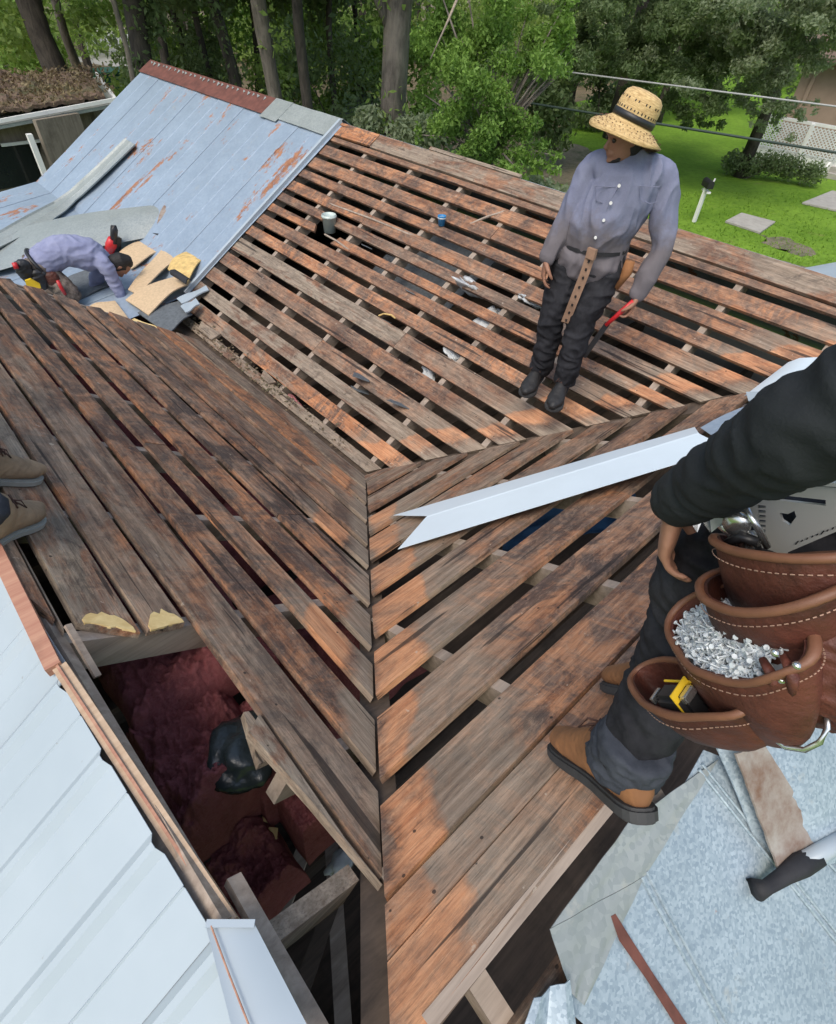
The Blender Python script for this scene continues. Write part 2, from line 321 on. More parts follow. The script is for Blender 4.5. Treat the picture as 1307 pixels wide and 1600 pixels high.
# ------------------------------------------------------------------ the house with its stripped roof
house = thing('house', 'house with its roof stripped to gapped brown boards around a valley junction', 'house', (0, 0, GZ))
LONG = {'A': Vector((0, 1, 0)), 'B': Vector((1, 0, 0)), 'C': Vector((0, 1, 0)), 'L': Vector((0, 1, 0)), 'E': Vector((0, 1, 0))}
def vdist(pl, x, y):
    if pl == 'A': return y - x*VR
    if pl == 'B': return min(x - y/VR, 99)
    if pl == 'C': return y + x*SCC/SB
    return 9
def vdist2(x, y): return -y*SB/SCC - x          # B boards, distance to the other valley
def board(pl, p0, p1, q1, q0, tone=(.5, .2, .3, .1), lift=0, th=.024, seg=7, name='board', mat=None, ragged=0, warp=.004, parent=None):
    """board on plane pl; p0-p1 one long edge, q0-q1 the other, plan coordinates (x, y)"""
    n = NRM[pl][0].normalized(); X = LONG[pl]; X = (X - n*X.dot(n)).normalized(); Y = n.cross(X)
    c = (Vector(p0)+Vector(p1)+Vector(q0)+Vector(q1))/4; O = on3(pl, c.x, c.y)
    Mx = Matrix((( X.x, Y.x, n.x, O.x), (X.y, Y.y, n.y, O.y), (X.z, Y.z, n.z, O.z), (0, 0, 0, 1))); Mi = Mx.inverted()
    p0, p1, q0, q1 = map(Vector, (p0, p1, q0, q1)); L = (p1-p0).length; seg = max(2, min(seg, int(L/.25)+1))
    sx = random.random()*50; vs = []; at = []
    for j, (a, b) in enumerate(((p0, p1), (q0, q1))):
        for i in range(seg+1):
            t = i/seg; r = a*(1-t)+b*t
            nz = noise.noise(Vector((t*L*1.3, j*3.1, sx))); nz2 = noise.noise(Vector((t*L*2, 9, sx)))
            e = .004*nz
            if ragged and i in (0, seg) : r = r + Vector((random.uniform(-ragged, ragged), random.uniform(-ragged, ragged)))*.6
            P3 = Mi @ on3(pl, r.x, r.y)
            P3.y += e; P3.z += lift + warp*nz2
            vs.append(P3); at.append(vdist(pl, r.x, r.y))
    k = seg+1
    top = list(vs); vs = [v.copy() for v in top] + [v - Vector((0, 0, th)) for v in top]; at = at+at
    S = 2*k; fs = []
    for i in range(seg):
        fs += [(i, i+1, k+i+1, k+i), (S+i, S+k+i, S+k+i+1, S+i+1), (i, S+i, S+i+1, i+1), (k+i, k+i+1, S+k+i+1, S+k+i)]
    fs += [(0, k, S+k, S), (seg, S+seg, S+k+seg, k+seg)]
    me = MB().add(vs, fs).mesh(name)
    a = me.attributes.new('valley_distance', 'FLOAT', 'POINT'); a.data.foreach_set('value', at)
    me.materials.append(mat or M['board'])
    o = bpy.data.objects.new(name, me); COL.objects.link(o); o.parent = parent or house
    o.matrix_local = parent_inv(parent or house) @ Mx; o.color = tone
    return o
def vA(x): return x*VR                # y of the A/B valley on A
def vB(y): return y/VR                # x of the A/B valley on B
def vB2(y): return -y*SB/SCC             # x of the B/C valley
def vC(x): return -x*SCC/SB
YR = 2.47                                # rake end of slope A
NO = 9.0
def rt(o=.5, g=.2, d=.4, f=9): return (max(0, o+random.uniform(-.15, .15)), max(0, g+random.uniform(-.12, .12)), max(0, d+random.uniform(-.15, .15)), f)
# slope A: (x at left near rake, x at valley) of every gap centre
gA = [(-1.50, -1.497), (-1.38, -1.34), (-1.24, -1.187), (-1.075, -1.012), (-.895, -.823), (-.74, -.681), (-.555, -.505), (-.392, -.345), (-.235, -.19), (-.06, -.03)]
gw = [.020, .029, .029, .026, .025, .022, .021, .018, .012, .008]
tA = [(.85, .3, .7), (.9, .2, .8), (.75, .3, .85), (.85, .25, .8), (.75, .3, .8), (.6, .4, .8), (.6, .6, .6), (1., .1, .2), (.5, .6, .5)]
for i in range(len(gA)-1):
    (a0, a1), (b0, b1) = gA[i], gA[i+1]; s0, s1 = gw[i], gw[i+1]
    e0l, e0v, e1l, e1v = a0+s0, a1+s0, b0-s1, b1-s1
    jr = [random.uniform(-.05, .05) for _ in range(2)]
    yv0, yv1 = vA(e0v)+.006, vA(e1v)+.006
    if i in (1, 3, 4, 6):                 # boards butted in mid span over a rafter
        ys = {1: .02, 3: -.60, 4: .60, 6: .02}[i]; t = (ys-yv0)/(YR-yv0); em0 = e0v+(e0l-e0v)*t; em1 = e1v+(e1l-e1v)*t
        board('A', (em0, ys-.002), (e0v, yv0), (e1v, yv1), (em1, ys-.002), rt(*tA[i], .18 if i in (1, 4, 7) else 2.2))
        board('A', (e0l, YR+jr[0]), (em0, ys+.002), (em1, ys+.002), (e1l, YR+jr[1]), rt(*tA[i]))
    else:
        board('A', (e0l, YR+jr[0]), (e0v, yv0), (e1v, yv1), (e1l, YR+jr[1]), rt(*tA[i], .18 if i in (1, 4, 7) else 2.2))
board('A', (-1.655, YR), (-1.640, vA(-1.640)), (-1.512, vA(-1.512)), (-1.512, YR), (.5, .55, .5, 2.1), seg=10)
board('A', (-1.777, YR), (-1.770, -1.272), (-1.672, -1.262), (-1.676, YR), (.55, .55, .4, 9))
board('A', (-1.905, .65), (-1.905, -1.205), (-1.788, -1.275), (-1.793, .65), (.45, .8, .35, 9))
board('A', (-1.91, YR), (-1.91, .66), (-1.79, .66), (-1.79, YR), (.4, .5, .4, 9))
board('A', (-1.955, 2.4), (-1.94, -1.235), (-1.938, -1.215), (-1.945, 2.4), (.3, .8, .3, 9))
board('A', (-1.999, 2.4), (-1.985, -1.05), (-1.95, -1.19), (-1.957, 2.4), (.5, .5, .3, 9), lift=.01)
board('A', (-1.70, -1.70), (-1.648, vA(-1.648)), (-1.655, -2.06), (-1.655, -1.66), (.1, 1.2, .2, 9), ragged=.01, lift=.004)
board('A', (-1.665, -1.62), (-1.70, -1.78), (-1.645, -1.78), (-1.645, -1.62), (.1, 1.2, .1, 9), ragged=.01, lift=-.03)
# fresh split ends of the two sawn-off boards
for (xa, xb, ya, yb) in ((-1.895, -1.80, -1.205, -1.262), (-1.765, -1.675, -1.266, -1.258)):
    m = MB(); pts = []
    for k in range(9):
        t = k/8; x = xa+(xb-xa)*t; y = ya+(yb-ya)*t; pts.append(on3('A', x, y-.004+random.uniform(-.006, .003), .004))
    for k in range(8, -1, -1):
        t = k/8; x = xa+(xb-xa)*t; y = ya+(yb-ya)*t; pts.append(on3('A', x, y+.010+.058*max(0, math.sin(math.pi*t))**.5*random.uniform(.6, 1.1), .004))
    m.prism(pts, NRM['A'][0].normalized()*-.007).obj('splintered_board_end', M['newwood'], house)
# slope B
yB = [(0, -.13), (-.150, -.295), (-.36, -.53), (-.625, -.78), (-.84, -1.02), (-1.105, -1.262), (-1.34, -1.49), (-1.575, -1.745), (-1.82, -1.990), (-2.055, -2.222), (-2.236, -2.312), (-2.3165, -2.435)]
tB = [(.3, .7, .4, 9), (.35, .6, .4, 9), (.4, .6, .4, 9), (.5, .6, .3, 0), (.5, .5, .3, .0), (.5, .4, .4, 0), (.55, .25, .6, 0), (.7, .25, .7, .0), (.6, .2, .8, 0), (.75, .1, .75, 0), (.8, .3, .4, 0), (.8, .35, .4, 0)]
for i, (y0, y1) in enumerate(yB):
    if i == 0: continue
    xe0, xe1 = (vB2(y0)-.004, vB2(y1)-.004); xs0, xs1 = vB(y0)+.006, vB(y1)+.006
    yj = random.uniform(-.012, .012)
    def at_x(x): t = (x-xs0)/(xe0-xs0); return y0 + yj*math.sin(3*t)
    if i >= 5 and i != 10:
        xm = [.78, .18, .78, 1.38, .78, 0, .18][i-5]
        board('B', (xs0, y0), (xm-.002, y0), (xm-.002, y1), (xs1, y1), tB[i], seg=9)
        board('B', (xm+.002, y0), (xe0, y0), (xe1, y1), (xm+.002, y1), rt(*tB[i][:3]), seg=9)
    else: board('B', (xs0, y0), (xe0, y0), (xe1, y1), (xs1, y1), tB[i], seg=9)
board('B', (-.09, -.012), (.10, -.10), (.15, -.165), (-.13, -.135), (.3, .7, .3, 9), lift=.006)
# slope C
gC = [2.14, 2.085, 1.93, 1.77, 1.64, 1.49, 1.36, 1.24, 1.09, .945, .76, .59, .42, .26, .10]
tC = {0: (.5, .3, .3), 1: (.6, .15, .5), 2: (.55, .1, .5), 3: (.7, .1, .5), 4: (.75, .1, .4), 5: (.5, .3, .5), 6: (.85, .1, .4), 7: (.55, .2, .5), 8: (.9, .1, .3), 9: (.2, 1.0, .3), 10: (.6, .25, .5), 11: (.5, .35, .4), 12: (.2, 1.0, .25), 13: (.7, .6, .2)}
YS = 3.30
for i in range(1, len(gC)-1):
    xa, xb = gC[i]-.027, gC[i+1]+.027; t = tC[i]
    yj = [random.uniform(-.03, .03) for _ in range(2)]
    tw = random.uniform(-.012, .012)
    if i == 6:                            # broken board
        board('C', (xa, YS), (xa, 2.42), (xb, 2.36), (xb, YS), rt(.8, .1, .4), ragged=.02)
        board('C', (xa-.01, 2.02), (xa, vC(xa)), (xb, vC(xb)), (xb-.01, 2.08), rt(*t, .12), ragged=.02)
        continue
    if i in (2, 4, 9, 11, 12):
        ym = {2: .62, 4: 1.93, 9: .62, 11: 1.28, 12: 99}[i]
        if ym < 50:
            board('C', (xa, YS), (xa, ym), (xb, ym), (xb, YS), rt(*t))
            t2 = (t[0], t[1]*.5, t[2]) if i == 9 else t
            board('C', (xa+tw, ym-.004), (xa, vC(xa)), (xb, vC(xb)), (xb+tw, ym-.004), rt(*t2, .12)); continue
    board('C', (xa+tw, YS+yj[0]), (xa, vC(xa)+.006), (xb, vC(xb)+.006), (xb+tw, YS+yj[1]), rt(*t, .12), seg=9)
# lowest boards by the pan of the valley
board('C', (.235, 3.0), (.235, 1.95), (.13, 1.95), (.12, 3.0), (.3, .9, .2, 9))
board('C', (.225, 1.93), (.235, vC(.235)), (.125, vC(.125)), (.115, 1.93), (1.5, .0, .1, .1))
board('C', (.075, 3.1), (.085, vC(.085)+.02), (.012, vC(.012)+.02), (.008, 3.1), (.2, 1.2, .3, 9))
for x0, x1, y0, y1 in ((.05, .12, 2.35, 2.7), (.06, .11, 1.35, 1.55)): board('C', (x1, y1), (x1, y0), (x0, y0+.04), (x0, y1-.03), (.1, 1.2, .3, 9), lift=.02, ragged=.02)
# ridge boards on C
board('C', (2.305, 2.60), (2.305, vC(2.305)-1.6), (2.165, vC(2.165)-1.6), (2.165, 2.60), (.35, .75, .2, 9), lift=.014, seg=12)
board('C', (2.305, 3.28), (2.305, 2.61), (2.175, 2.61), (2.165, 3.28), (1.6, 0, 0, 9), lift=.016)
board('C', (2.155, YS), (2.155, vC(2.155)), (2.112, vC(2.112)), (2.112, YS), (.55, .2, .4, 9))
board('C', (2.335, 1.9), (2.335, .8), (2.31, .8), (2.31, 1.9), (.2, 1.2, .1, 9), lift=.02)
# rafters
def rafter(pl, a, b, name='rafter', wd=.042, ht=.11, mat=None, drop=.026):
    A = on3(pl, *a, -drop); B = on3(pl, *b, -drop)
    return MB().beam(A, B, wd, ht, NRM[pl][0]).obj(name, mat or M['rafter'], house)
RA = [-1.83, -1.23, -.612, -.006, .578, 1.18, 1.80, 2.43]
for y in RA:
    if y == -1.83: rafter('A', (-1.66, y), (vB(y), y)); continue
    rafter('A', (-1.97, y), (min(0, vB(y)) if y < 0 else -.01, y))
rafter('A', (-1.95, -2.13), (-1.665, -2.13), ht=.09, mat=M['board'], drop=.03)
for x in (-1.62, -1.03, -.42, .20, .80, 1.40, 2.0):
    rafter('B', (x, -2.42), (x, max(vA(x) if x < 0 else vC(x), -2.4)))
for k, y in enumerate([-1.90, -1.24, -.58, .05, .66, 1.29, 1.95, 2.63, 3.25]):
    rafter('C', (2.29, y), (max(.01, -y*SB/SCC) if y < 0 else .01, y), wd=.045)
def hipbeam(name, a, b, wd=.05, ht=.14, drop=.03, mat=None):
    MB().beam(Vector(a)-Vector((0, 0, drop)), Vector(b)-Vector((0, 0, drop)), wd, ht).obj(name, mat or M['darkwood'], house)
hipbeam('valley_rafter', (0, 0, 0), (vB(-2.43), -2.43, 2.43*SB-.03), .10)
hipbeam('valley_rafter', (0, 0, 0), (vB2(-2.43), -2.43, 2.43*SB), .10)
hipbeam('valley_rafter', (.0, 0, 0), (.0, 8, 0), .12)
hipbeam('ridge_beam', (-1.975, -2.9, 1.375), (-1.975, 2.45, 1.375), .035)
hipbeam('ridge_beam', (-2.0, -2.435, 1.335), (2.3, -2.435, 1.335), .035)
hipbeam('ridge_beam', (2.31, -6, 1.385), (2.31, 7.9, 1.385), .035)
# reddish lumber lying along the ridge beside the opening
m = MB(); m.beam(on3('A', -1.992, 2.4, .012), on3('A', -1.997, -1.36, .014), .035, .03); m.obj('ridge_lumber', M['redwood'], house)
m = MB(); m.beam(on3('A', -1.985, -1.36, .012), on3('A', -1.935, -2.085, .016), .032, .05); m.obj('ridge_lumber', M['tan'], house)
m = MB(); m.beam(on3('A', -1.990, -1.36, .0155), on3('A', -1.940, -2.085, .0195), .006, .003); m.beam(on3('A', -1.975, -1.36, .0155), on3('A', -1.925, -2.085, .0195), .004, .003); m.obj('ridge_lumber', M['redwood'], house)
m = MB(); m.beam(on3('L', -2.012, -.9, -.012), on3('L', -1.965, -2.08, -.008), .075, .03, NRM['L'][0]); m.obj('ridge_lumber', M['rafter'], house)
# broken laths poking over the opening
def lath(a, b, wd, th, mat, label):
    o = MB().beam(a, b, wd, th, NRM['A'][0]).obj('lath', mat); recenter(o); tag(o, label, 'lath'); return o
lath(pix('A', 107, 975, .03), pix('A', 154, 1056, -.02), .017, .010, M['rafter'], 'short broken grey lath sticking out over the maroon insulation')
lath(pix('A', 366, 1368, .0), pix('A', 520, 1640, .035), .032, .02, M['rafter'], 'long thin grey lath running down over the dark opening beside the white panel')
# ridge board on B side near the boots and the strip beyond the ridge
m = MB(); m.beam(pix('B', 668, 1600, .0), pix('B', 955, 1255, -.01), .03, .09); m.obj('ridge_lumber', M['rafter'], house)
m = MB(); m.beam(on3('R', -1.80, -2.60, -.02), on3('R', -1.15, -2.60, -.02), .09, .022, (0, -.5, 1)); m.obj('board', M['board'], house).color = (.6, .5, .4, 9)
m = MB(); m.beam(on3('R', -1.80, -2.83, -.02), on3('R', -1.15, -2.83, -.02), .12, .022, (0, -.5, 1)); m.obj('board', M['board'], house).color = (.8, .3, .4, 9)
for x in (-1.62, -1.03, -.4, .2, .8, 1.4): MB().beam(on3('R', x, -2.46, -.045), on3('R', x, -4.9, -.045), .045, .1, (0, -.6, 1)).obj('rafter', M['rafter'], house)
# rake rafter end of slope A and gable wall below
MB().beam(on3('A', -1.97, YR+.02, -.02), on3('A', -.02, YR+.02, -.02), .03, .12, NRM['A'][0]).obj('rake_board', M['rafter'], house)
g = [Vector((-1.975, 2.40, 1.30)), Vector((-.05, 2.40, -.1)), Vector((-.05, 2.40, GZ)), Vector((-4.1, 2.40, GZ)), Vector((-4.1, 2.40, -.15))]
M['siding'] = simple('painted_siding', (.35, .34, .31), .8, 0, .2, 5)
MB().prism(g, (0, -.1, 0)).obj('gable_wall', M['siding'], house)
# outer walls and attic floor
for a, b, zt in (((-4.1, 2.3), (-4.1, -4.6), -.2), ((-4.1, -4.6), (4.3, -4.6), -.1), ((4.3, -4.6), (4.3, 7.9), .1), ((4.3, 7.9), (-.9, 7.9), -.05), ((-.9, 7.9), (-.9, 2.4), -.1)):
    a = Vector((*a, 0)); b = Vector((*b, 0)); d = (b-a).normalized(); s_ = Vector((-d.y, d.x, 0))*.05
    MB().prism([a-s_+Vector((0, 0, GZ)), b-s_+Vector((0, 0, GZ)), b-s_+Vector((0, 0, zt)), a-s_+Vector((0, 0, zt))], s_*2).obj('wall', M['siding'], house)
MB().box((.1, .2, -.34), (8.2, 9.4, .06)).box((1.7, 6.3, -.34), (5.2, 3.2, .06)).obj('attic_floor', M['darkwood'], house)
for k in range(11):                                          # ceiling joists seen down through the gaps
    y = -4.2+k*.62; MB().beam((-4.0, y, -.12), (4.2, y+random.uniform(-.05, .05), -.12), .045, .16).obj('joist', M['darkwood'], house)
MB().prism([Vector((2.33, 7.85, 1.33)), Vector((4.25, 7.85, .05)), Vector((-.85, 7.85, -.1)), Vector((.2, 7.85, .08))], (0, -.05, 0)).obj('gable_wall', M['siding'], house)
# rear slopes (other side of the ridges)
def slope(name, c00, c10, c11, c01, mat, n=2): return grid(name, c00, c10, c11, c01, n, n, mat, house, None, .02, False)
slope('rear_roof', (2.33, -6, 1.40), (2.33, 7.95, 1.40), (4.55, 7.95, .05), (4.55, -6, .05), M['galv'])
# ------------------------------------------------------------------ white ribbed panels, left
def ribbed(name, P, u, v, wd, ln, nr, mat, parent, rh=.013, jag=None, label=None):
    """ribbed metal panel: P corner at the ridge, u along the ridge, v down the slope"""
    u = Vector(u).normalized(); v = Vector(v).normalized(); n = u.cross(v).normalized()
    if n.z < 0: n = -n
    prof = []; pitch = wd/nr
    for k in range(nr):
        b = k*pitch
        prof += [(b, 0), (b+pitch*.44, 0), (b+pitch*.455, .003), (b+pitch*.47, 0), (b+pitch*.78, 0), (b+pitch*.86, rh), (b+pitch*.92, rh)]
    prof += [(wd, 0)]
    K = len(prof); vs = []; nv = 5
    for j in range(nv+1):
        for a, h in prof: vs.append(Vector(P)+u*a+v*(ln*j/nv)+n*(h+ .001*math.sin(3*j+a*4)))
    vs += [p - n*.0015 for p in vs]; S = K*(nv+1); fs = []
    for j in range(nv):
        for i in range(K-1): fs += [(j*K+i, j*K+i+1, (j+1)*K+i+1, (j+1)*K+i), (S+j*K+i, S+(j+1)*K+i, S+(j+1)*K+i+1, S+j*K+i+1)]
    for i in range(K-1): fs += [(i, S+i, S+i+1, i+1)]
    o = MB().add(vs, fs).obj(name, mat, parent)
    if label: o['label'] = label
    return o
vL = Vector((-1, 0, -SL)).normalized()
y = -2.09
for k in range(7):
    x0 = -1.952-.010*min(k, 4); ribbed('roof_panel', (x0, y-.0, zon('L', x0, y)+.012+.004*(k % 2)), (-.055 if k < 2 else 0, 1, 0), vL, .70, 2.5, 3, M['white'], house); y += .697
ribbed('roof_panel', (-1.952, -2.09-.70*2, zon('L', -1.952, 0)+.010), (0, 1, 0), vL, 1.40, 2.5, 6, M['white'], house)
# corner panel of the hip by the opening
c = [pz(322, 1446, 1.425), pz(398, 1444, 1.425), pz(500, 1640, 1.435), pz(372, 1640, 1.43)]
o = grid('corner_panel', c[0], c[1], c[2], c[3], 8, 8, M['white'], house, lambda u, v: .004*math.sin(u*3)+(.004 if u < .12 else 0), .003)
o = MB().tube([pz(330, 1447, 1.436), pz(355, 1515, 1.439), pz(392, 1610, 1.442)], .0016, 6).obj('chalk_line', M['redwood'], house)
o = MB().tube([pz(0, 1573, 1.14), pz(60, 1578, 1.168), pz(150, 1590, 1.22), pz(215, 1602, 1.26)], .0015, 6).obj('chalk_line', M['redwood'], house)
m = MB(); m.beam(pz(322, 1443, 1.437), pz(398, 1443, 1.437), .012, .004); m.obj('panel_flange', M['white'], house)
# ------------------------------------------------------------------ galvanized sheets on slope C, left
def panel(name, pl, x0, x1, y0, y1, mat, parent, lift=.012, nx=14, rib=.003, lab=None):
    """metal panel between x0 (low) and x1 (ridge) with crimped edges, V ribs along the slope"""
    n = NRM[pl][0].normalized(); prof = []; W = y1-y0
    for c in (0.02, .5, .98):
        for d, h in ((-.018, 0), (-.009, rib), (0, .002), (.009, rib), (.018, 0)):
            prof.append((c*W+d, h))
    prof = [(0, 0)] + prof + [(W, 0)]; vs = []; fs = []; K = len(prof)
    for j in range(nx+1):
        x = x0+(x1-x0)*j/nx
        for a, h in prof:
            vs.append(on3(pl, x, y0+a, lift+h+.004*noise.noise(Vector((x*2, (y0+a)*3, 4)))))
    vs += [p-n*.0012 for p in vs]; S = K*(nx+1)
    for j in range(nx):
        for i in range(K-1): fs += [(j*K+i, j*K+i+1, (j+1)*K+i+1, (j+1)*K+i), (S+j*K+i, S+(j+1)*K+i, S+(j+1)*K+i+1, S+j*K+i+1)]
    for i in range(K-1): fs += [(i, S+i, S+i+1, i+1), (nx*K+i, nx*K+i+1, S+nx*K+i+1, S+nx*K+i)]
    for j in range(nx): fs += [(j*K, (j+1)*K, S+(j+1)*K, S+j*K), (j*K+K-1, S+j*K+K-1, S+(j+1)*K+K-1, (j+1)*K+K-1)]
    o = MB().add(vs, fs).obj(name, mat, parent)
    if lab: o['label'] = lab
    return o
ys = [3.20, 3.80, 4.38, 4.97, 5.56, 6.15, 6.74, 7.33, 7.92]
for i in range(8): panel('roof_panel', 'C', .20, 2.27, ys[i], ys[i+1]+.03, M['galv'], house, .014+.004*(i % 2))
for i in range(8): panel('porch_panel', 'E', -1.9, .21, max(ys[i], 2.55), ys[i+1]+.03, M['galv'], house, .010+.004*(i % 2))
m = MB(); m.beam(on3('C', .22, 3.215, .05), on3('C', 2.31, 3.25, .05), .035, .045, NRM['C'][0]); m.obj('edge_trim', M['white'], house)
# ridge cap: rusty length then grey length
def cap(name, ya, yb, mat, wd=.17, n=10, lift=.03):
    pr = [(-.12, -.09), (0, .0), (wd*.5, -.05-wd*.15), (wd, -wd*SCC)]; vs = []; fs = []
    pr = [(-.13, -.08), (0.0, .004), (wd, -wd*SCC+.012)]
    for j in range(n+1):
        y = ya+(yb-ya)*j/n
        for dx, dz in pr: vs.append(Vector((2.32-dx, y, 1.405+lift+dz+.006*noise.noise(Vector((y*4, dx*9, 0))))))
    K = 3; vs += [p-Vector((0, 0, .003)) for p in vs]; S = K*(n+1)
    for j in range(n):
        for i in range(K-1): fs += [(j*K+i, j*K+i+1, (j+1)*K+i+1, (j+1)*K+i), (S+j*K+i, S+(j+1)*K+i, S+(j+1)*K+i+1, S+j*K+i+1)]
    for i in range(K-1): fs += [(i, S+i, S+i+1, i+1), (n*K+i, n*K+i+1, S+n*K+i+1, S+n*K+i)]
    for j in range(n): fs.append((j*K+2, S+j*K+2, S+(j+1)*K+2, (j+1)*K+2))
    o = MB().add(vs, fs).obj(name, mat, house); return o
cap('ridge_cap', 4.50, 7.98, M['rust'], .22)['label'] = 'rusty red ridge cap'
cap('ridge_cap', 4.18, 4.53, M['galv_pale'], .26, 4, .035)
cap('ridge_cap', 3.24, 4.20, M['galv_pale'], .22, 5)['label'] = 'unrusted grey ridge cap'
m = MB()
for k in range(26):
    y = 4.7+k*.125+random.uniform(-.03, .03)
    P = [on3('C', 2.30, y, .035), on3('C', 2.30-random.uniform(.02, .045), y+.02, .034), on3('C', 2.31, y+random.uniform(.04, .08), .036)]
    m.prism(P, (0, 0, .002))
m.obj('flaked_paint', M['galv_pale'], house)
# loose long pieces of metal on the lower left
def strip(name, pts, wd, mat, label, cat, group=None, edge=.02, side=None, th=.002, n=14):
    """bent metal strip: centre line points, width vector from side"""
    pts = [Vector(p) for p in pts]; vs = []; fs = []
    def at(t):
        t *= len(pts)-1; i = min(int(t), len(pts)-2); f = t-i
        p0 = pts[max(i-1, 0)]; p1 = pts[i]; p2 = pts[i+1]; p3 = pts[min(i+2, len(pts)-1)]
        return .5*((2*p1)+(p2-p0)*f+(2*p0-5*p1+4*p2-p3)*f*f+(3*p1-p0-3*p2+p3)*f**3)
    sd_ = Vector(side)
    for j in range(n+1):
        p = at(j/n); d = (at(min(1, j/n+.02))-at(max(0, j/n-.02))).normalized(); s_ = (sd_ - d*sd_.dot(d)).normalized(); u = d.cross(s_)
        if u.z < 0: u = -u
        for a, h in ((-.5, edge), (-.46, 0), (-.05, 0), (0, edge*.5), (.05, 0), (.46, 0), (.5, edge)): vs.append(p+s_*wd*a+u*h)
    K = 7; vs2 = [v-Vector((0, 0, th)) for v in vs]; S = len(vs); vs += vs2
    for j in range(n):
        for i in range(K-1): fs += [(j*K+i, j*K+i+1, (j+1)*K+i+1, (j+1)*K+i), (S+j*K+i, S+(j+1)*K+i, S+(j+1)*K+i+1, S+j*K+i+1)]
        fs += [(j*K, (j+1)*K, S+(j+1)*K, S+j*K), (j*K+6, S+j*K+6, S+(j+1)*K+6, (j+1)*K+6)]
    for i in range(K-1): fs += [(i, S+i, S+i+1, i+1), (n*K+i, n*K+i+1, S+n*K+i+1, S+n*K+i)]
    o = MB().add(vs, fs).obj(name, mat, None, True); o.data.set_sharp_from_angle(angle=.5); recenter(o); return tag(o, label, cat, group)
gpn = 'loose strips of old metal on the porch roof'
strip('metal_strip', [pix('C', 205, 222, .05), pix('C', 150, 275, .06), pix('C', 100, 318, .07), pix('E', 20, 366, .10), pix('E', -90, 420, .10)], .40, M['galv_pale'], 'long pale green-grey flashing strip, uppermost of the loose strips on the porch', 'metal strip', gpn, side=(.1, 1, 0))
o = grid('metal_strip', pix('E', -60, 440, .05), pix('E', 246, 364, .13), pix('E', 262, 314, .30), pix('E', 30, 356, .10), 16, 5, M['galv_pale'], None, lambda u, v: .05*math.sin(v*3.14)*u+.03*math.sin(u*4), .003); recenter(o)
tag(o, 'wide pale bent flashing strip behind the crouching worker with a curled rusty brown end', 'metal strip', gpn)
strip('metal_strip', [pix('E', 150, 300, .10), pix('E', 190, 275, .16), pix('E', 205, 262, .22)], .22, M['plastic'], 'short crumpled shiny scrap of metal below the rust patches', 'metal scrap', side=(.2, 1, 0), n=9)
strip('metal_strip', [pix('E', -40, 395, .06), pix('E', 90, 372, .05), pix('E', 200, 352, .05)], .2, M['white'], 'thin white trim strip passing just above the crouching man\'s back', 'metal strip', side=(1, .3, 0), n=9)
# rusty curled end
o = grid('rusty_flange', pix('E', 244, 364, .135), pix('E', 288, 334, .24), pix('E', 297, 302, .34), pix('E', 258, 318, .30), 8, 6, M['rustpale'], None, lambda u, v: .04*math.sin(v*3.1), .003); recenter(o)
tag(o, 'rust-brown curled flange leaning on the wide bent flashing strip', 'metal scrap')
# tan fibreboard strips, felt and shingles round the crouching man
fg = 'tan fibreboard strips scattered round the crouching worker'
def fb(c, lab, lift=.04, arch=.06, mat='fiber', cat='fibreboard', name='fibreboard_strip', grp=fg):
    o = grid(name, *[pix('E', x, y, lift+h) for x, y, h in c], 10, 3, M[mat], None, lambda u, v: arch*math.sin(u*math.pi)+.006*math.sin(7*u+3*v), .012); recenter(o)
    return tag(o, lab, cat, grp)
fb([(182, 398, 0), (238, 368, .03), (262, 388, .03), (205, 420, 0)], 'short tan fibreboard strip just right of the crouching man\'s head, furthest from the ridge boards', .04, .03)
fb([(200, 452, .02), (258, 384, .06), (280, 402, .06), (214, 460, .02)], 'tan fibreboard strip folded to a narrow point, between the short strip and the long one', .05, .015)
fb([(196, 468, 0), (290, 428, .03), (300, 442, .03), (232, 492, 0)], 'long tan fibreboard strip under the crouching man\'s outstretched arm, leading to the yellow end', .05, .045)
fb([(140, 478, 0), (180, 470, 0), (200, 496, 0), (165, 500, 0)], 'small tan fibreboard scrap by the crouching man\'s knee', .03, .02)
fb([(262, 420, .06), (296, 392, .08), (326, 402, .06), (292, 442, .05)], 'yellow fibre batt end with dark band beside the white edge trim', .07, .05, 'yellowfoam', 'fibre batt', 'fibre_batt', None)
fb([(266, 428, .10), (274, 421, .12), (300, 437, .10), (290, 443, .09)], 'dark strap wrapped round the yellow fibre batt', .085, .03, 'felt', 'strap', 'dark_strap', None)
o = MB().tube([pix('E', 236, 366, .10), pix('E', 256, 372, .10), pix('E', 276, 388, .09), pix('E', 300, 398, .09)], [.04, .075, .07, .04], 10).obj('felt_roll', M['felt'], None, True); recenter(o)
for v_ in o.data.vertices: v_.co += Vector((noise.noise(v_.co*30), noise.noise(v_.co*30+Vector((5, 0, 0))), noise.noise(v_.co*30+Vector((9, 0, 0)))))*.02
tag(o, 'crumpled black felt above the tan fibreboard strips', 'roofing felt')
fb([(215, 488, 0), (282, 470, 0), (300, 490, 0), (262, 522, 0)], 'large grey felt sheet lying beside the crouching man\'s hand', .03, .015, 'shingle', 'felt sheet', 'felt_sheet', None)
fb([(95, 440, 0), (150, 415, 0), (175, 445, 0), (120, 470, 0)], 'grey felt sheet under the crouching man\'s chest', .02, .015, 'shingle', 'felt sheet', 'felt_sheet', None)
fb([(200, 505, 0), (262, 522, 0), (268, 518, 0), (210, 497, 0)], 'pale plywood edge under the grey felt sheet', .015, .0, 'newwood', 'plywood strip', 'plywood_strip', None)
fb([(276, 466, .03), (322, 446, .05), (326, 452, .05), (284, 474, .03)], 'thin white trim offcut beside the felt sheet, upper of two', .05, 0, 'white', 'trim offcut', 'trim_offcut', 'white trim offcuts')
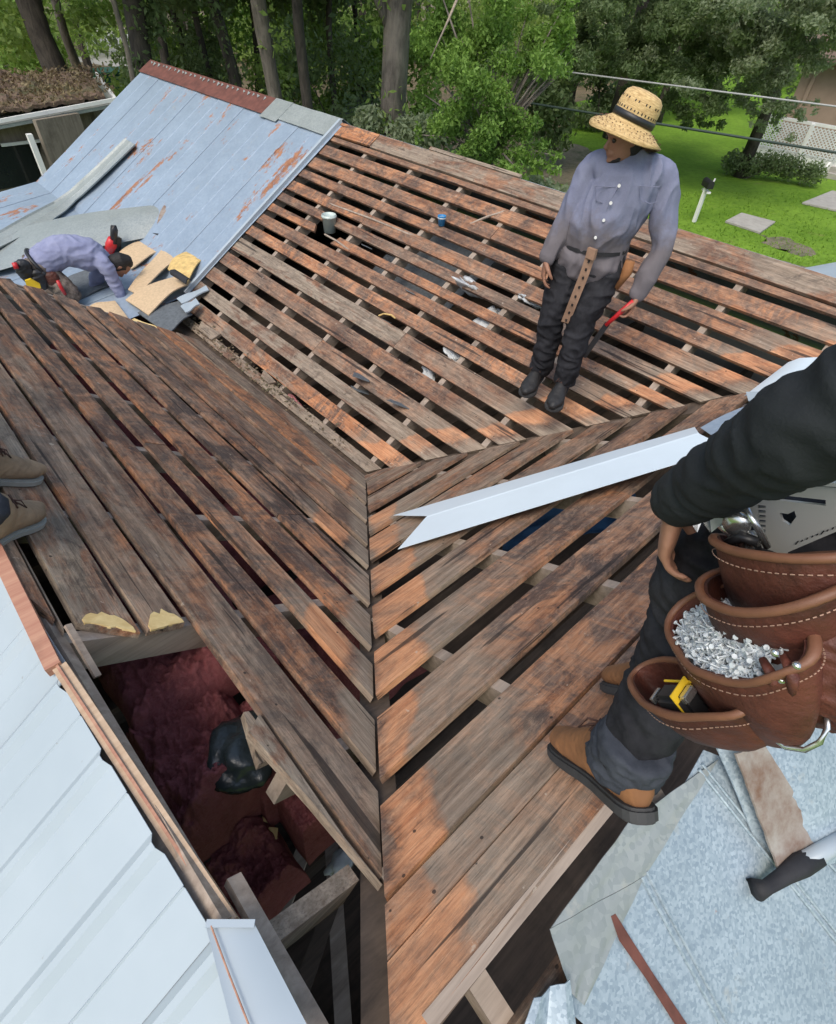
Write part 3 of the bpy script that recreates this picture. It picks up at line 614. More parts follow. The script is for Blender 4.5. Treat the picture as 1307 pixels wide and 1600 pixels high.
fb([(282, 478, .03), (306, 466, .04), (312, 474, .04), (290, 488, .03)], 'short white trim offcut beside the felt sheet, lower of two', .05, 0, 'white', 'trim offcut', 'trim_offcut', 'white trim offcuts')
# red cordless tool beyond the crouching man
t = thing('cordless_tool', 'red and black cordless tool standing behind the crouching man\'s shoulder', 'power tool', pix('E', 172, 395, .03))
M['redplastic'] = simple('red_plastic', (.55, .02, .025), .4, 0, .2, 5); M['blackplastic'] = simple('black_plastic', (.02, .02, .022), .45, 0, .3, 9)
def part_at(mb, name, mat, par, smooth=False):
    o = mb.obj(name, M[mat], par, smooth); return o
P = pix('E', 172, 395, .03)
part_at(MB().tube([P+Vector((0, 0, .02)), P+Vector((.03, -.05, .10)), P+Vector((.05, -.08, .17))], [.05, .06, .04], 10), 'body', 'redplastic', t, True)
part_at(MB().tube([P+Vector((.05, -.08, .12)), P+Vector((.10, -.10, .26)), P+Vector((.11, -.09, .30))], [.035, .04, .03], 10), 'motor_head', 'blackplastic', t, True)
part_at(MB().box(P+Vector((.10, -.02, .08)), (.06, .08, .16), Matrix.Rotation(.4, 3, 'Y')), 'battery', 'blackplastic', t)
# ------------------------------------------------------------------ white notched flashing lying on slope B
c0 = pix('B', 615, 805, .035); cn = pix('B', 665, 808, .035); c2 = pix('B', 622, 858, .03); e1 = pix('B', 1082, 668, .09); e2 = pix('B', 1140, 705, .08); f1 = pix('B', 1078, 672, .06); e0 = pix('B', 1100, 670, .09)
def lerp(a, b, t): return a+(b-a)*t
vs = []; fs = []; K = 10; nB = NRM['B'][0].normalized()
top0, fold0, mid0, low0 = c0, pix('B', 668, 806, .055), pix('B', 665, 809, .052), c2
top1, fold1, mid1, low1 = pix('B', 1086, 667, .10), pix('B', 1092, 676, .115), pix('B', 1094, 678, .112), pix('B', 1138, 700, .09)
rows = []
for j in range(K+1):
    t = j/K; rows.append([lerp(top0, top1, t), lerp(lerp(top0, fold0, 1), fold1, t), lerp(mid0, mid1, t), lerp(low0, low1, t)])
m = MB()
for r in rows: m.v += [tuple(p) for p in r]
m.v += [tuple(Vector(p)-nB*.002) for p in m.v]; S = 4*(K+1)
for j in range(K):
    for i in range(3): m.f += [(j*4+i, j*4+i+1, j*4+i+5, j*4+i+4), (S+j*4+i, S+j*4+i+4, S+j*4+i+5, S+j*4+i+1)]
    m.f += [(j*4, j*4+4, S+j*4+4, S+j*4), (j*4+3, S+j*4+3, S+j*4+7, j*4+7)]
for i in range(3): m.f += [(i, S+i, S+i+1, i+1), (K*4+i, K*4+i+1, S+K*4+i+1, S+K*4+i)]
o = m.obj('valley_flashing', M['bright']); recenter(o)
tag(o, 'long white folded metal flashing with a swallow-tail notched end lying across the brown boards', 'flashing')
o = grid('metal_sheet', pix('B', 1095, 668, .05), pix('B', 1215, 612, .06), pix('B', 1300, 640, .05), pix('B', 1150, 706, .04), 6, 4, M['galv'], None, lambda u, v: .01*math.sin(5*u), .002); recenter(o)
tag(o, 'dull grey metal sheet between the white flashing and the near worker\'s sleeve', 'metal sheet')
o = grid('metal_sheet', pix('B', 1164, 618, .06), pix('B', 1232, 566, .12), pix('B', 1330, 555, .12), pix('B', 1300, 622, .06), 8, 5, M['bright'], None, lambda u, v: .02*abs(math.sin(6*v)), .003); recenter(o)
tag(o, 'crumpled white metal panel scrap on the boards above the near worker\'s arm', 'metal sheet')
o = grid('metal_sheet', pix('B', 1166, 612, .08), pix('B', 1300, 610, .08), pix('B', 1300, 626, .06), pix('B', 1170, 626, .06), 4, 1, M['white'], None, None, .004); recenter(o)
tag(o, 'narrow white folded edge strip in front of the crumpled white panel scrap', 'metal sheet')
# ------------------------------------------------------------------ big spangled sheets, lower right
def rp(px, py, h=0): return pix('R', px, py, h)
t = thing('galvanized_sheet', 'big spangled galvanized roof sheet with crimped ribs sliding off the ridge at the lower right', 'metal sheet', (-.9, -2.75, 1.1))
def jitter(u, v): return .004*math.sin(9*u+2)*math.sin(5*v) + .003*math.sin(17*v)
def polysheet(name, pts, mat, par, h, th=.0025, ribs=()):
    """outline thickened, cut fine enough to ripple"""
    bm = bmesh.new(); vs = [bm.verts.new(p) for p in pts]; f = bm.faces.new(vs); bmesh.ops.triangulate(bm, faces=[f])
    for _ in range(3): bmesh.ops.subdivide_edges(bm, edges=[e for e in bm.edges if e.calc_length() > .07], cuts=1); bmesh.ops.triangulate(bm, faces=bm.faces[:])
    n = f.normal.copy() if f.is_valid else Vector((0, 0, 1)); n = NRM['R'][0].normalized()
    for v in bm.verts: v.co += n*(.003*noise.noise(v.co*9))
    g = bmesh.ops.solidify(bm, geom=bm.faces[:], thickness=th)
    me = bpy.data.meshes.new(name); bmesh.ops.recalc_face_normals(bm, faces=bm.faces); bm.to_mesh(me); bm.free()
    me.polygons.foreach_set('use_smooth', [True]*len(me.polygons)); me.set_sharp_from_angle(angle=.6)
    o = put(name, me, mat, par)
    if par: o.matrix_local = parent_inv(par)
    return o
def quad(name, q, h, mat, nu=14, nv=14, th=.002, amp=.003):
    return grid(name, *[rp(x, y, h) for x, y in q], nu, nv, mat, t, lambda u, v: amp*noise.noise(Vector((u*5, v*5, h*90))), th)
quad('sheet', ((880, 1572), (1250, 1900), (1640, 1380), (1100, 1172)), .010, M['galv_near'])
quad('border', ((862, 1450), (1010, 1368), (1124, 1186), (985, 1284)), .016, M['galv_pale'])['label'] = 'duller folded-over border of the sheet'
quad('border', ((860, 1452), (1008, 1370), (914, 1572), (893, 1552)), .016, M['galv_pale'])
for a, b in (((1095, 1198), (1460, 1655)), ((1007, 1366), (1240, 1800)), ((1160, 1200), (1540, 1600))):
    P, Q = rp(*a, .014), rp(*b, .014); d = (Q-P).normalized(); s_ = d.cross(NRM['R'][0].normalized())*.009
    MB().tube([P-s_, Q-s_], .004, 6).tube([P+s_, Q+s_], .004, 6).obj('crimp_rib', M['galv_near'], t)
s = [rp(*q, .017) for q in ((955, 1432), (962, 1428), (985, 1465), (1020, 1520), (1075, 1602), (1085, 1640), (1062, 1612), (1010, 1530), (968, 1470))]
MB().prism(s, NRM['R'][0]*.0006).obj('rust_stripe', M['rust'], t)
# curled sheet and pipe
t = thing('curled_sheet', 'curled sheet of old metal with a brown rotten edge beside the near worker\'s pouch', 'metal sheet', rp(1240, 1250, .04))
g = grid('sheet', rp(1150, 1176, .10), rp(1380, 1060, .10), rp(1480, 1290, .07), rp(1222, 1372, .03), 14, 14, M['galv_near'], t, lambda u, v: .05*max(0, 1-u*4)**1.5*-1 + .012*math.sin(v*3)+.006*math.sin(u*7), .004)
e = grid('brown_edge', rp(1149, 1178, .103), rp(1192, 1160, .110), rp(1292, 1322, .052), rp(1222, 1374, .034), 6, 16, M['rustpale'], t, lambda u, v: .003+.004*noise.noise(Vector((u*3, v*9, 0))), .006); e.color = (.7, .9, .3, 9)
t = thing('vent_pipe', 'white pipe with a tar-blackened broken end lying on the spangled sheet', 'pipe', rp(1240, 1370, .05))
MB().tube([rp(1420, 1262, .09), rp(1307, 1318, .075), rp(1248, 1352, .06)], .021, 14).obj('pipe', M['white'], t, True)
o = MB().tube([rp(1275, 1340, .064), rp(1250, 1352, .06), rp(1225, 1368, .05), rp(1200, 1386, .035), rp(1182, 1392, .03)], [.0235, .026, .019, .016, .024], 12).obj('tar_end', M['felt'], t, True)
for v_ in o.data.vertices: v_.co += Vector((noise.noise(v_.co*60), noise.noise(v_.co*60+Vector((5, 0, 0))), noise.noise(v_.co*60+Vector((9, 0, 0)))))*.007
# small bent scrap under it at the bottom edge
o = grid('metal_scrap', rp(835, 1560, .03), rp(890, 1530, .05), rp(905, 1640, .04), rp(800, 1660, .02), 6, 6, M['galv_near'], None, lambda u, v: .01*math.sin(9*u), .003); recenter(o)
tag(o, 'small bent galvanized scrap under the big sheet\'s corner at the bottom of the picture', 'metal scrap')
# ------------------------------------------------------------------ inside the opening
def lumpy(name, x0, x1, y0, y1, z, amp, mat, label=None, cat=None, group=None, sc=3, fine=True, tilt=0, nx=90, ny=90, edge=.12):
    if y1 < -.5 and nx == 90:
        z2 = z+.27; k_ = (CAM.z-z2)/(CAM.z-z); x0, x1 = CAM.x+(x0-CAM.x)*k_, CAM.x+(x1-CAM.x)*k_; y0, y1 = CAM.y+(y0-CAM.y)*k_, CAM.y+(y1-CAM.y)*k_; z = z2
    vs = []; fs = []
    for j in range(ny+1):
        for i in range(nx+1):
            u = i/nx; v = j/ny; x = x0+(x1-x0)*u; y = y0+(y1-y0)*v
            e = min(u, 1-u, v, 1-v)*2; k = min(1, e/.25)**.5
            h = amp*(abs(noise.noise(Vector((x*sc, y*sc, 3))))*1.6 + .5*abs(noise.noise(Vector((x*sc*2.3, y*sc*2.3, 8))))+.22*noise.noise(Vector((x*sc*7, y*sc*7, 1)))+.16*noise.noise(Vector((x*sc*17, y*sc*17, 1)))+.10*noise.noise(Vector((x*sc*43, y*sc*43, 1)))) 
            vs.append((x+.02*noise.noise(Vector((y*7, 0, 1))), y+.02*noise.noise(Vector((x*7, 4, 1))), min(z+k*(edge+h), (zon('A', x, y) if x > -1.975 else 9)-.17)))
    W = nx+1; n0 = len(vs)
    for j in range(ny):
        for i in range(nx): a = j*W+i; fs.append((a, a+1, a+W+1, a+W))
    ring = [i for i in range(W)]+[j*W+nx for j in range(1, ny+1)]+[ny*W+i for i in range(nx-1, -1, -1)]+[j*W for j in range(ny-1, 0, -1)]
    for r_ in ring: vs.append((vs[r_][0], vs[r_][1], z-.05))
    R = len(ring)
    for k in range(R): fs.append((ring[k], n0+k, n0+(k+1) % R, ring[(k+1) % R]))
    o = MB().add(vs, fs).obj(name, M[mat], None, True); recenter(o)
    if label: tag(o, label, cat, group)
    return o
ig = 'maroon insulation batts under the stripped slope'
lumpy('insulation_batt', -1.98, -1.40, -1.20, -.62, .58, .16, 'insul', 'maroon insulation batt at the far end of the opening, under the sawn-off boards', 'insulation batt', ig)
lumpy('insulation_batt', -2.02, -1.62, -1.62, -1.12, .48, .17, 'insul', 'maroon insulation batt in the middle of the opening, lumped beside the white panels', 'insulation batt', ig)
lumpy('insulation_batt', -1.76, -1.40, -1.66, -1.22, .40, .13, 'insul', 'maroon insulation batt directly behind the black plastic bag', 'insulation batt', ig)
lumpy('insulation_batt', -1.72, -1.47, -1.84, -1.60, .34, .07, 'insul', 'square-cut maroon insulation batt below the black plastic bag', 'insulation batt', ig, edge=.18)
lumpy('insulation_batt', -2.02, -1.74, -1.86, -1.60, .22, .14, 'insul', 'torn maroon insulation with tan crumbs, nearest the dark end of the opening', 'insulation batt', ig)
for k, (ya, yb) in enumerate([(-.62, 0), (0, .58), (.58, 1.2), (1.2, 1.8), (1.8, 2.35)]):
    lumpy('insulation_batt', -1.95, -.75, ya+.03, yb-.03, .30, .14, 'insul', ['maroon insulation batt seen as slivers through the gaps, first bay left of the opening', 'maroon insulation batt glimpsed between boards, second bay from the opening', 'maroon insulation batt glimpsed between boards, middle bay of the slope', 'maroon insulation batt glimpsed between boards in the bay next to the gable end bay', 'maroon insulation batt under the boards at the gable end'][k], 'insulation batt', ig, nx=24, ny=14)
lumpy('insulation_batt', -1.38, -.8, -1.5, -.66, .22, .14, 'insul', 'maroon insulation batt showing red through the gaps beside the chevron joint', 'insulation batt', ig, nx=24, ny=20)
rng2 = random.Random(3); m = MB()
for k in range(14):
    x = -1.97+rng2.random()*.3; y = -1.80+rng2.random()*.35; z = .62+rng2.random()*.05
    m.box((x, y, z), (.02+.02*rng2.random(), .03, .012), Matrix.Rotation(rng2.random()*3, 3, 'Z') @ Matrix.Rotation(.6, 3, 'X'))
o = m.obj('wood_crumbs', M['newwood']); recenter(o); tag(o, 'tan wood crumbs strewn over the maroon insulation', 'debris', kind='stuff')
# black plastic bag
def blob(name, C, rad, mat, squash=(1, 1, .7), amp=.25, seed=0, sub=4, facet=.0):
    bm = bmesh.new(); bmesh.ops.create_icosphere(bm, subdivisions=sub, radius=1)
    for v in bm.verts:
        d = v.co.copy(); r = 1+amp*noise.noise(d*1.6+Vector((seed, 0, 0)))+amp*.5*abs(noise.noise(d*4+Vector((seed, 3, 0))))+amp*.15*noise.noise(d*11+Vector((seed, 3, 0)))
        v.co = Vector((d.x*squash[0], d.y*squash[1], d.z*squash[2]))*r*rad
    me = bpy.data.meshes.new(name); bm.to_mesh(me); bm.free(); me.polygons.foreach_set('use_smooth', [True]*len(me.polygons))
    return put(name, me, M[mat], None, C)
o = blob('plastic_bag', tuple(pz(390, 1168, .97)), .108, 'bag', (1.15, .95, .6), .30, 2)
o.rotation_euler = (0, .2, .5); tag(o, 'glossy black plastic bag lying on the maroon insulation in the opening', 'plastic bag')
# loose lumber down in the dark attic
for k, (a, b, l_) in enumerate([((-1.98, -1.9, .02), (-1.45, -1.55, .0), 'upper'), ((-2.0, -2.1, -.05), (-1.3, -1.7, -.03), 'second'), ((-1.95, -2.35, -.02), (-1.50, -1.62, -.08), 'third'), ((-1.75, -2.5, -.1), (-1.35, -1.7, -.1), 'lowest')]):
    o = MB().beam(a, b, .06, .03).obj('loose_plank', M['rafter'] if k % 2 == 0 else M['darkwood']); recenter(o)
    tag(o, f'dusty loose plank lying crosswise in the dark attic below the opening, {l_} of four', 'plank', 'loose planks in the attic')
o = blob('rag', (-1.60, -1.86, .05), .05, 'plastic', (1.2, .7, .3), .6, 8, 3); tag(o, 'pale scrap of rag on the attic lumber below the square-cut insulation', 'rag')
# ------------------------------------------------------------------ odds and ends under slope C and B
def pzh(px, py, z): return pz(px, py, z)
me = grid('tarp', pz(785, 868, .22), pz(1005, 815, .22), pz(985, 742, .22), pz(790, 790, .22), 20, 14, M['bluetarp'], None, lambda u, v: .04*noise.noise(Vector((u*6, v*6, 0))), .004)
recenter(me); tag(me, 'dark blue tarp spread in the attic under the boards by the white flashing', 'tarp')
def scatter(name, mat, spots, label, cat, grp, size):
    for k, (px, py, z, lab) in enumerate(spots):
        p = pix('C', px, py, z); r = random.uniform(0, 3); s0, s1 = size
        rot = Matrix.Rotation(.5, 3, 'Y') @ Matrix.Rotation(r, 3, 'Z')
        sx, sy = s0*random.uniform(.7, 1.2)/2, s1*random.uniform(.7, 1.2)/2; jj = [random.uniform(.7, 1.1) for _ in range(5)]
        P = [p+rot @ Vector((a*sx*q, b*sy*q, 0)) for (a, b), q in zip(((-1, -1), (1, -.8), (1.1, .4), (.4, 1), (-1, .9)), jj)]
        o = MB().prism(P, rot @ Vector((0, 0, -.006))).obj(name, M[mat]); recenter(o); tag(o, lab, cat, grp)
scatter('shingle_piece', 'shingle', [(600, 500, -.06, 'grey shingle scrap showing between the middle boards, left of the clear plastic'), (566, 588, .02, 'dark grey shingle scrap lying on the orange board near the valley'), (628, 632, .02, 'small dark shingle scrap on the boards above the valley junction'), (565, 610, -.05, 'pale grey shingle scrap wedged under the dark one near the valley'), (648, 458, -.05, 'whitish shingle scrap between boards near the crumpled plastic'), (575, 385, -.08, 'pale triangular shingle scrap below the bent lath')], '', 'shingle scrap', 'shingle scraps among the boards', (.22, .14))
for k, (px, py, s_, h, lab) in enumerate([(745, 452, .11, -.10, 'crumpled clear plastic under the boards left of the standing man, biggest of the pieces'), (760, 505, .09, -.10, 'crumpled clear plastic just below the biggest piece'), (672, 580, .06, -.10, 'small crumpled clear plastic in the gap above the valley junction'), (712, 552, .06, -.10, 'crumpled clear plastic strip between the lower boards'), (828, 470, .07, -.10, 'crumpled clear plastic beside the standing man\'s right knee'), (905, 590, .05, -.08, 'crumpled clear plastic scrap right of the standing man\'s boots')]):
    o = blob('plastic_wrap', pix('C', px, py, h), s_, 'plastic', (1.4, .9, .35), .9, 20+k, 4); o.rotation_euler = (0, -.5, random.random()*3); tag(o, lab, 'plastic wrap', 'crumpled plastic among the boards')
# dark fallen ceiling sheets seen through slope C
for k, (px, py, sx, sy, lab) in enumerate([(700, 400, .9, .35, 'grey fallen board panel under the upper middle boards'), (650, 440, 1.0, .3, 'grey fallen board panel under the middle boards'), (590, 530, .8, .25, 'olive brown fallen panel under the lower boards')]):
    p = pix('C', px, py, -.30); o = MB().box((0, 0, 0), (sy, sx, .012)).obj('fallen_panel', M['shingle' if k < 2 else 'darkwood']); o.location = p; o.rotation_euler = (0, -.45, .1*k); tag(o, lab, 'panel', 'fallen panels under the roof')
# bucket with bail, blue cup
t = thing('paint_bucket', 'small pale green-white bucket standing between the boards', 'bucket', pix('C', 516, 360, -.06))
P = pix('C', 516, 362, -.05)
def lathe(prof, n=24, C=(0, 0, 0), ax=None):
    m = MB(); vs = []; fs = []; C = Vector(C)
    for r, z in prof:
        for k in range(n): vs.append(C+Vector((r*math.cos(2*math.pi*k/n), r*math.sin(2*math.pi*k/n), z)))
    for j in range(len(prof)-1):
        for k in range(n): fs.append((j*n+k, j*n+(k+1) % n, (j+1)*n+(k+1) % n, (j+1)*n+k))
    fs.append(tuple(range(n))[::-1]); fs.append(tuple((len(prof)-1)*n+k for k in range(n)))
    return m.add(vs, fs)
M['bucket'] = simple('cloudy_bucket', (.50, .58, .54), .35, 0, .2, 9)
lathe([(.055, 0), (.066, .13), (.072, .132), (.072, .145), (.067, .146), (.067, .155), (.062, .155), (.062, .14)], 24, P).obj('pail', M['bucket'], t, True)
MB().tube([P+Vector((.07*math.cos(a), .07*math.sin(a)*.9, .13-.06*math.sin(a/1))) for a in np.linspace(0, math.pi, 12)], .003, 6).obj('bail_handle', M['rafter'], t)
t = thing('cup', 'bright blue cup lying on a board left of the standing man', 'cup', pix('C', 690, 352, 0))
M['bluecup'] = simple('blue_cup', (.03, .25, .55), .3, 0, .2, 9); P = pix('C', 690, 352, .0)
lathe([(.026, 0), (.034, .07), (.036, .072), (.036, .078), (.031, .078), (.028, .01)], 20, P).obj('cup_body', M['bluecup'], t, True)
lathe([(.037, .055), (.038, .06), (.037, .066)], 20, P).obj('cup_band', M['white'], t, True)
for k, (a, b, lab) in enumerate([((515, 318), (655, 372), 'long pale bent lath slanting under the boards right of the bucket'), ((508, 366), (548, 392), 'short pale bent lath below the bucket'), ((735, 350), (790, 330), 'short stick lying across the upper boards')]):
    o = MB().tube([pix('C', *a, -.01), lerp(pix('C', *a, .0), pix('C', *b, .0), .5)+Vector((0, 0, .01)), pix('C', *b, -.01)], .010, 5).obj('loose_lath', M['rafter']); recenter(o); tag(o, lab, 'lath', 'loose laths among the boards')
o = MB().tube([pix('C', *q, .02) for q in ((592, 493), (600, 490), (612, 492), (618, 497))], .007, 6).obj('yellow_cord', M['yellowfoam']); recenter(o); tag(o, 'short yellow cord end sticking out between the middle boards', 'cord')
o = blob('pink_insulation', pix('C', 458, 628, -.05), .10, 'pinkfib', (.35, 1.3, .3), .6, 5, 3); o.rotation_euler = (0, -.5, -.05); tag(o, 'strip of pink insulation in the lowest gap beside the valley', 'insulation')
# leaf and moss debris collected in the valley pan
m = MB(); 
for k in range(520):
    y = random.uniform(.25, 3.0); x = random.gauss(.055, .035)
    if y < 1.0 and random.random() < .6: continue
    s_ = random.uniform(.006, .018); p = on3('C' if x > 0 else 'A', x, y, random.uniform(.0, .012)); rot = Matrix.Rotation(random.random()*6, 3, 'Z') @ Matrix.Rotation(random.uniform(-.7, .7), 3, 'X')
    m.add([p+rot @ Vector(q)*s_ for q in ((-1, 0, 0), (0, -.6, .2), (1, 0, 0), (0, .6, .2))], [(0, 1, 2, 3)])
o = m.obj('valley_debris', M['litter']); tag(o, 'dead leaves and crumbs gathered along the valley between the two slopes', 'debris', kind='stuff')
# ------------------------------------------------------------------ vegetation
def leafmat(name, a, b, tr=.35):
    m, n, l, bs = newmat(name); tc = n.new('ShaderNodeTexCoord'); v = tc.outputs['Object']
    f = noi(n, l, v, 1.3, 4, .7); g = noi(n, l, v, 14, 2, .6)
    c = mix(n, l, ramp(n, l, f, [(.35, 0.), (.65, 1.)]), a, b); c = mix(n, l, ramp(n, l, g, [(.4, 0.), (.7, .6)]), c, tuple(x*1.5 for x in b))
    l.new(c, bs.inputs['Base Color']); bs.inputs['Roughness'].default_value = .6; bs.inputs['Specular IOR Level'].default_value = .35
    t = n.new('ShaderNodeBsdfTranslucent'); l.new(mix(n, l, .5, c, (a[0]*2.2, a[1]*2, a[2])), t.inputs[0]); s = n.new('ShaderNodeMixShader'); s.inputs[0].default_value = tr
    l.new(bs.outputs[0], s.inputs[1]); l.new(t.outputs[0], s.inputs[2]); l.new(s.outputs[0], n['Material Output'].inputs[0]); return m
M['leaf_dark'] = leafmat('dark_oak_leaves', (.085, .125, .055), (.17, .23, .10), .45)
M['leaf_mid'] = leafmat('mid_green_leaves', (.13, .21, .05), (.28, .38, .10), .5)
M['leaf_light'] = leafmat('light_green_leaves', (.09, .165, .03), (.19, .31, .06), .4)
M['leaf_dead'] = leafmat('dead_leaves', (.10, .065, .045), (.20, .16, .08), .2)
M['leaf_grey'] = leafmat('grey_green_leaves', (.14, .18, .10), (.27, .32, .20), .45)
def barkmat(name, a, b):
    m, n, l, bs = newmat(name); tc = n.new('ShaderNodeTexCoord'); v = tc.outputs['Object']
    x = noi(n, l, v, 1, 7, .7, .8, scale=(9, 9, 2.2)); y = noi(n, l, v, 1.2, 4)
    c = mix(n, l, ramp(n, l, x, [(.35, 0.), (.65, 1.)]), a, b); c = mix(n, l, ramp(n, l, y, [(.5, 0.), (.65, .5)]), c, tuple(q*1.5 for q in b))
    l.new(c, bs.inputs['Base Color']); bs.inputs['Roughness'].default_value = .9; bump(n, l, bs, x, 1, .04); return m
M['bark'] = barkmat('grey_bark', (.07, .06, .05), (.20, .17, .14)); M['bark_dark'] = barkmat('dark_bark', (.025, .02, .017), (.075, .062, .05))
def leafcloud(name, clumps, count, size, mat, parent=None, asp=.45, droop=0, seed=0):
    """leaf quads scattered round clump centres (x, y, z, rx, ry, rz)"""
    r = np.random.default_rng(seed+11); cl = np.array(clumps, float); wgt = cl[:, 3]*cl[:, 4]*cl[:, 5]; wgt = wgt**.75; wgt /= wgt.sum()
    idx = r.choice(len(cl), count, p=wgt); C = cl[idx]
    d = r.normal(size=(count, 3)); d /= np.linalg.norm(d, axis=1)[:, None]; rad = r.random(count)**.45
    P = C[:, :3] + d*rad[:, None]*C[:, 3:6]; P += r.normal(size=(count, 3))*.12*C[:, 3:6]
    a = r.normal(size=(count, 3)); a[:, 2] -= droop; a /= np.linalg.norm(a, axis=1)[:, None]
    b = np.cross(a, r.normal(size=(count, 3)) + np.array([0, 0, .6])); b /= np.linalg.norm(b, axis=1)[:, None]
    s = size*(.6+.8*r.random(count))[:, None]
    V = np.stack([P-a*s, P+b*s*asp+a*s*.1, P+a*s, P-b*s*asp+a*s*.1], 1).reshape(-1, 3)
    me = bpy.data.meshes.new(name); me.vertices.add(len(V)); me.vertices.foreach_set('co', V.ravel())
    me.loops.add(count*4); me.loops.foreach_set('vertex_index', np.arange(count*4)); me.polygons.add(count)
    me.polygons.foreach_set('loop_start', np.arange(count)*4); me.polygons.foreach_set('loop_total', np.full(count, 4)); me.update(calc_edges=True)
    o = put(name, me, M[mat], parent)
    if parent: o.matrix_local = parent_inv(parent)
    return o
def trunk(par, pts, r0, r1, mat='bark', limbs=()):
    rs = [r0+(r1-r0)*i/(len(pts)-1) for i in range(len(pts))]; rs[0] *= 1.25
    o = MB().tube(pts, rs, 12).obj('trunk', M[mat], par, True)
    for v in o.data.vertices: v.co += Vector((noise.noise(v.co*1.7), noise.noise(v.co*1.7+Vector((9, 0, 0))), 0))*r0*.35
    for lp, a, b in limbs:
        MB().tube(lp, [a+(b-a)*i/(len(lp)-1) for i in range(len(lp))], 8).obj('limb', M[mat], par, True)
def crown(cx_, cy_, cz_, rx, ry, rz, n, rnd, k=.34):
    out = []
    for i in range(n):
        a = rnd.random()*2*math.pi; u = rnd.uniform(-1, 1); q = rnd.random()**.5; s = math.sqrt(1-u*u)
        out.append((cx_+rx*q*s*math.cos(a), cy_+ry*q*s*math.sin(a), cz_+rz*q*u, rx*k*rnd.uniform(.6, 1.2), ry*k*rnd.uniform(.6, 1.2), rz*k*rnd.uniform(.5, 1)))
    return out
def tree(lab, px, py, D, r, lean=(0, 0), h=9, mat='bark', lm='leaf_mid', nl=9000, cr=3.2, cz=7, size=.11, group='trees behind the house', extra=(), name='broadleaf_tree', cat='tree', limbs=(), seed=0, crz=2.6, vine=0, droop=0):
    rnd = random.Random(seed*13+5); B = pd(px, py, D); B = Vector((B.x, B.y, GZ))
    t = thing(name, lab, cat, B, group)
    pts = [B-Vector((0, 0, .1))]+[B+Vector((lean[0]*z+.12*math.sin(z*.9+seed), lean[1]*z+.1*math.sin(z*.7+seed*2), z)) for z in np.linspace(.8, h, 8)]
    L = [([B+Vector((lean[0]*z0, lean[1]*z0, z0)), B+Vector((lean[0]*z0+dx*.5, lean[1]*z0+dy*.5, z0+dz*.7)), B+Vector((lean[0]*z0+dx, lean[1]*z0+dy, z0+dz))], r*.45, r*.12) for z0, dx, dy, dz in limbs]
    trunk(t, pts, r, r*.55, mat, L)
    T = B+Vector((lean[0]*cz, lean[1]*cz, cz))
    cl = crown(T.x, T.y, T.z, cr, cr, crz, 26, rnd)+[tuple(e) for e in extra]
    leafcloud('crown', cl, nl, size, lm, t, seed=seed, droop=droop)
    if vine:
        vc = [(p.x+rnd.uniform(-.3, .3), p.y+rnd.uniform(-.3, .3), p.z, r+.28*rnd.random(), r+.28*rnd.random(), .6) for p in pts for _ in range(2)]
        leafcloud('ivy', vc, vine, .075, 'leaf_dark' if seed % 2 else 'leaf_mid', t, seed=seed+50)
    return t
def ex(px, py, D, rx, rz, ry=None):
    p = pd(px, py, D); return (p.x, p.y, p.z, rx, ry or rx, rz)
tree('thick dark trunk leaning at the far left above the mossy shed roof', 92, 100, 24, .42, (-.03, .06), 10, 'bark_dark', 'leaf_mid', 9000, 3.6, 8, .13, seed=1, extra=[ex(20, 60, 26, .9, .6), ex(15, 20, 25, 1.2, .8), ex(150, 10, 27, 1.2, .5)])
tree('slim pale trunk just right of the thick dark leaning one', 122, 100, 27, .17, (0, 0), 9, 'bark', 'leaf_mid', 5000, 2.4, 7.5, .12, seed=2, extra=[ex(140, 30, 27, .7, .5)])
tree('ivy-clad double trunk above the left end of the metal roof', 232, 120, 17, .26, (.0, .01), 9, 'bark_dark', 'leaf_dark', 8000, 3, 8, .12, seed=3, vine=5200)
tree('thin grey pole trunk left edge of the ivy-clad trunk', 200, 120, 16, .07, (0, .01), 8, 'bark', 'leaf_mid', 3500, 2, 7.5, .11, seed=4)
tree('slim dark trunk above the middle of the rusty ridge cap', 372, 130, 18, .17, (-.05, .03), 9, 'bark_dark', 'leaf_dark', 8000, 3, 8, .12, seed=5, vine=900)
tree('pale grey patchy trunk left of a close pair above the cap\'s right end', 437, 130, 15, .19, (-.02, .03), 9, 'bark', 'leaf_mid', 8000, 3, 8, .11, seed=6, vine=500)
tree('brown straight trunk at the right of the close pair above the ridge cap', 480, 150, 15, .14, (0, .0), 9, 'bark_dark', 'leaf_mid', 6000, 2.6, 8, .11, seed=7)
tree('big grey trunk rising behind the stripped ridge near the picture\'s top middle', 606, 200, 13.5, .33, (.035, -.035), 10, 'bark', 'leaf_mid', 9000, 3.4, 8.5, .11, seed=8, limbs=[(5.5, .6, -1.3, 1.2), (4.3, -.9, .6, 1.3)], vine=1100)
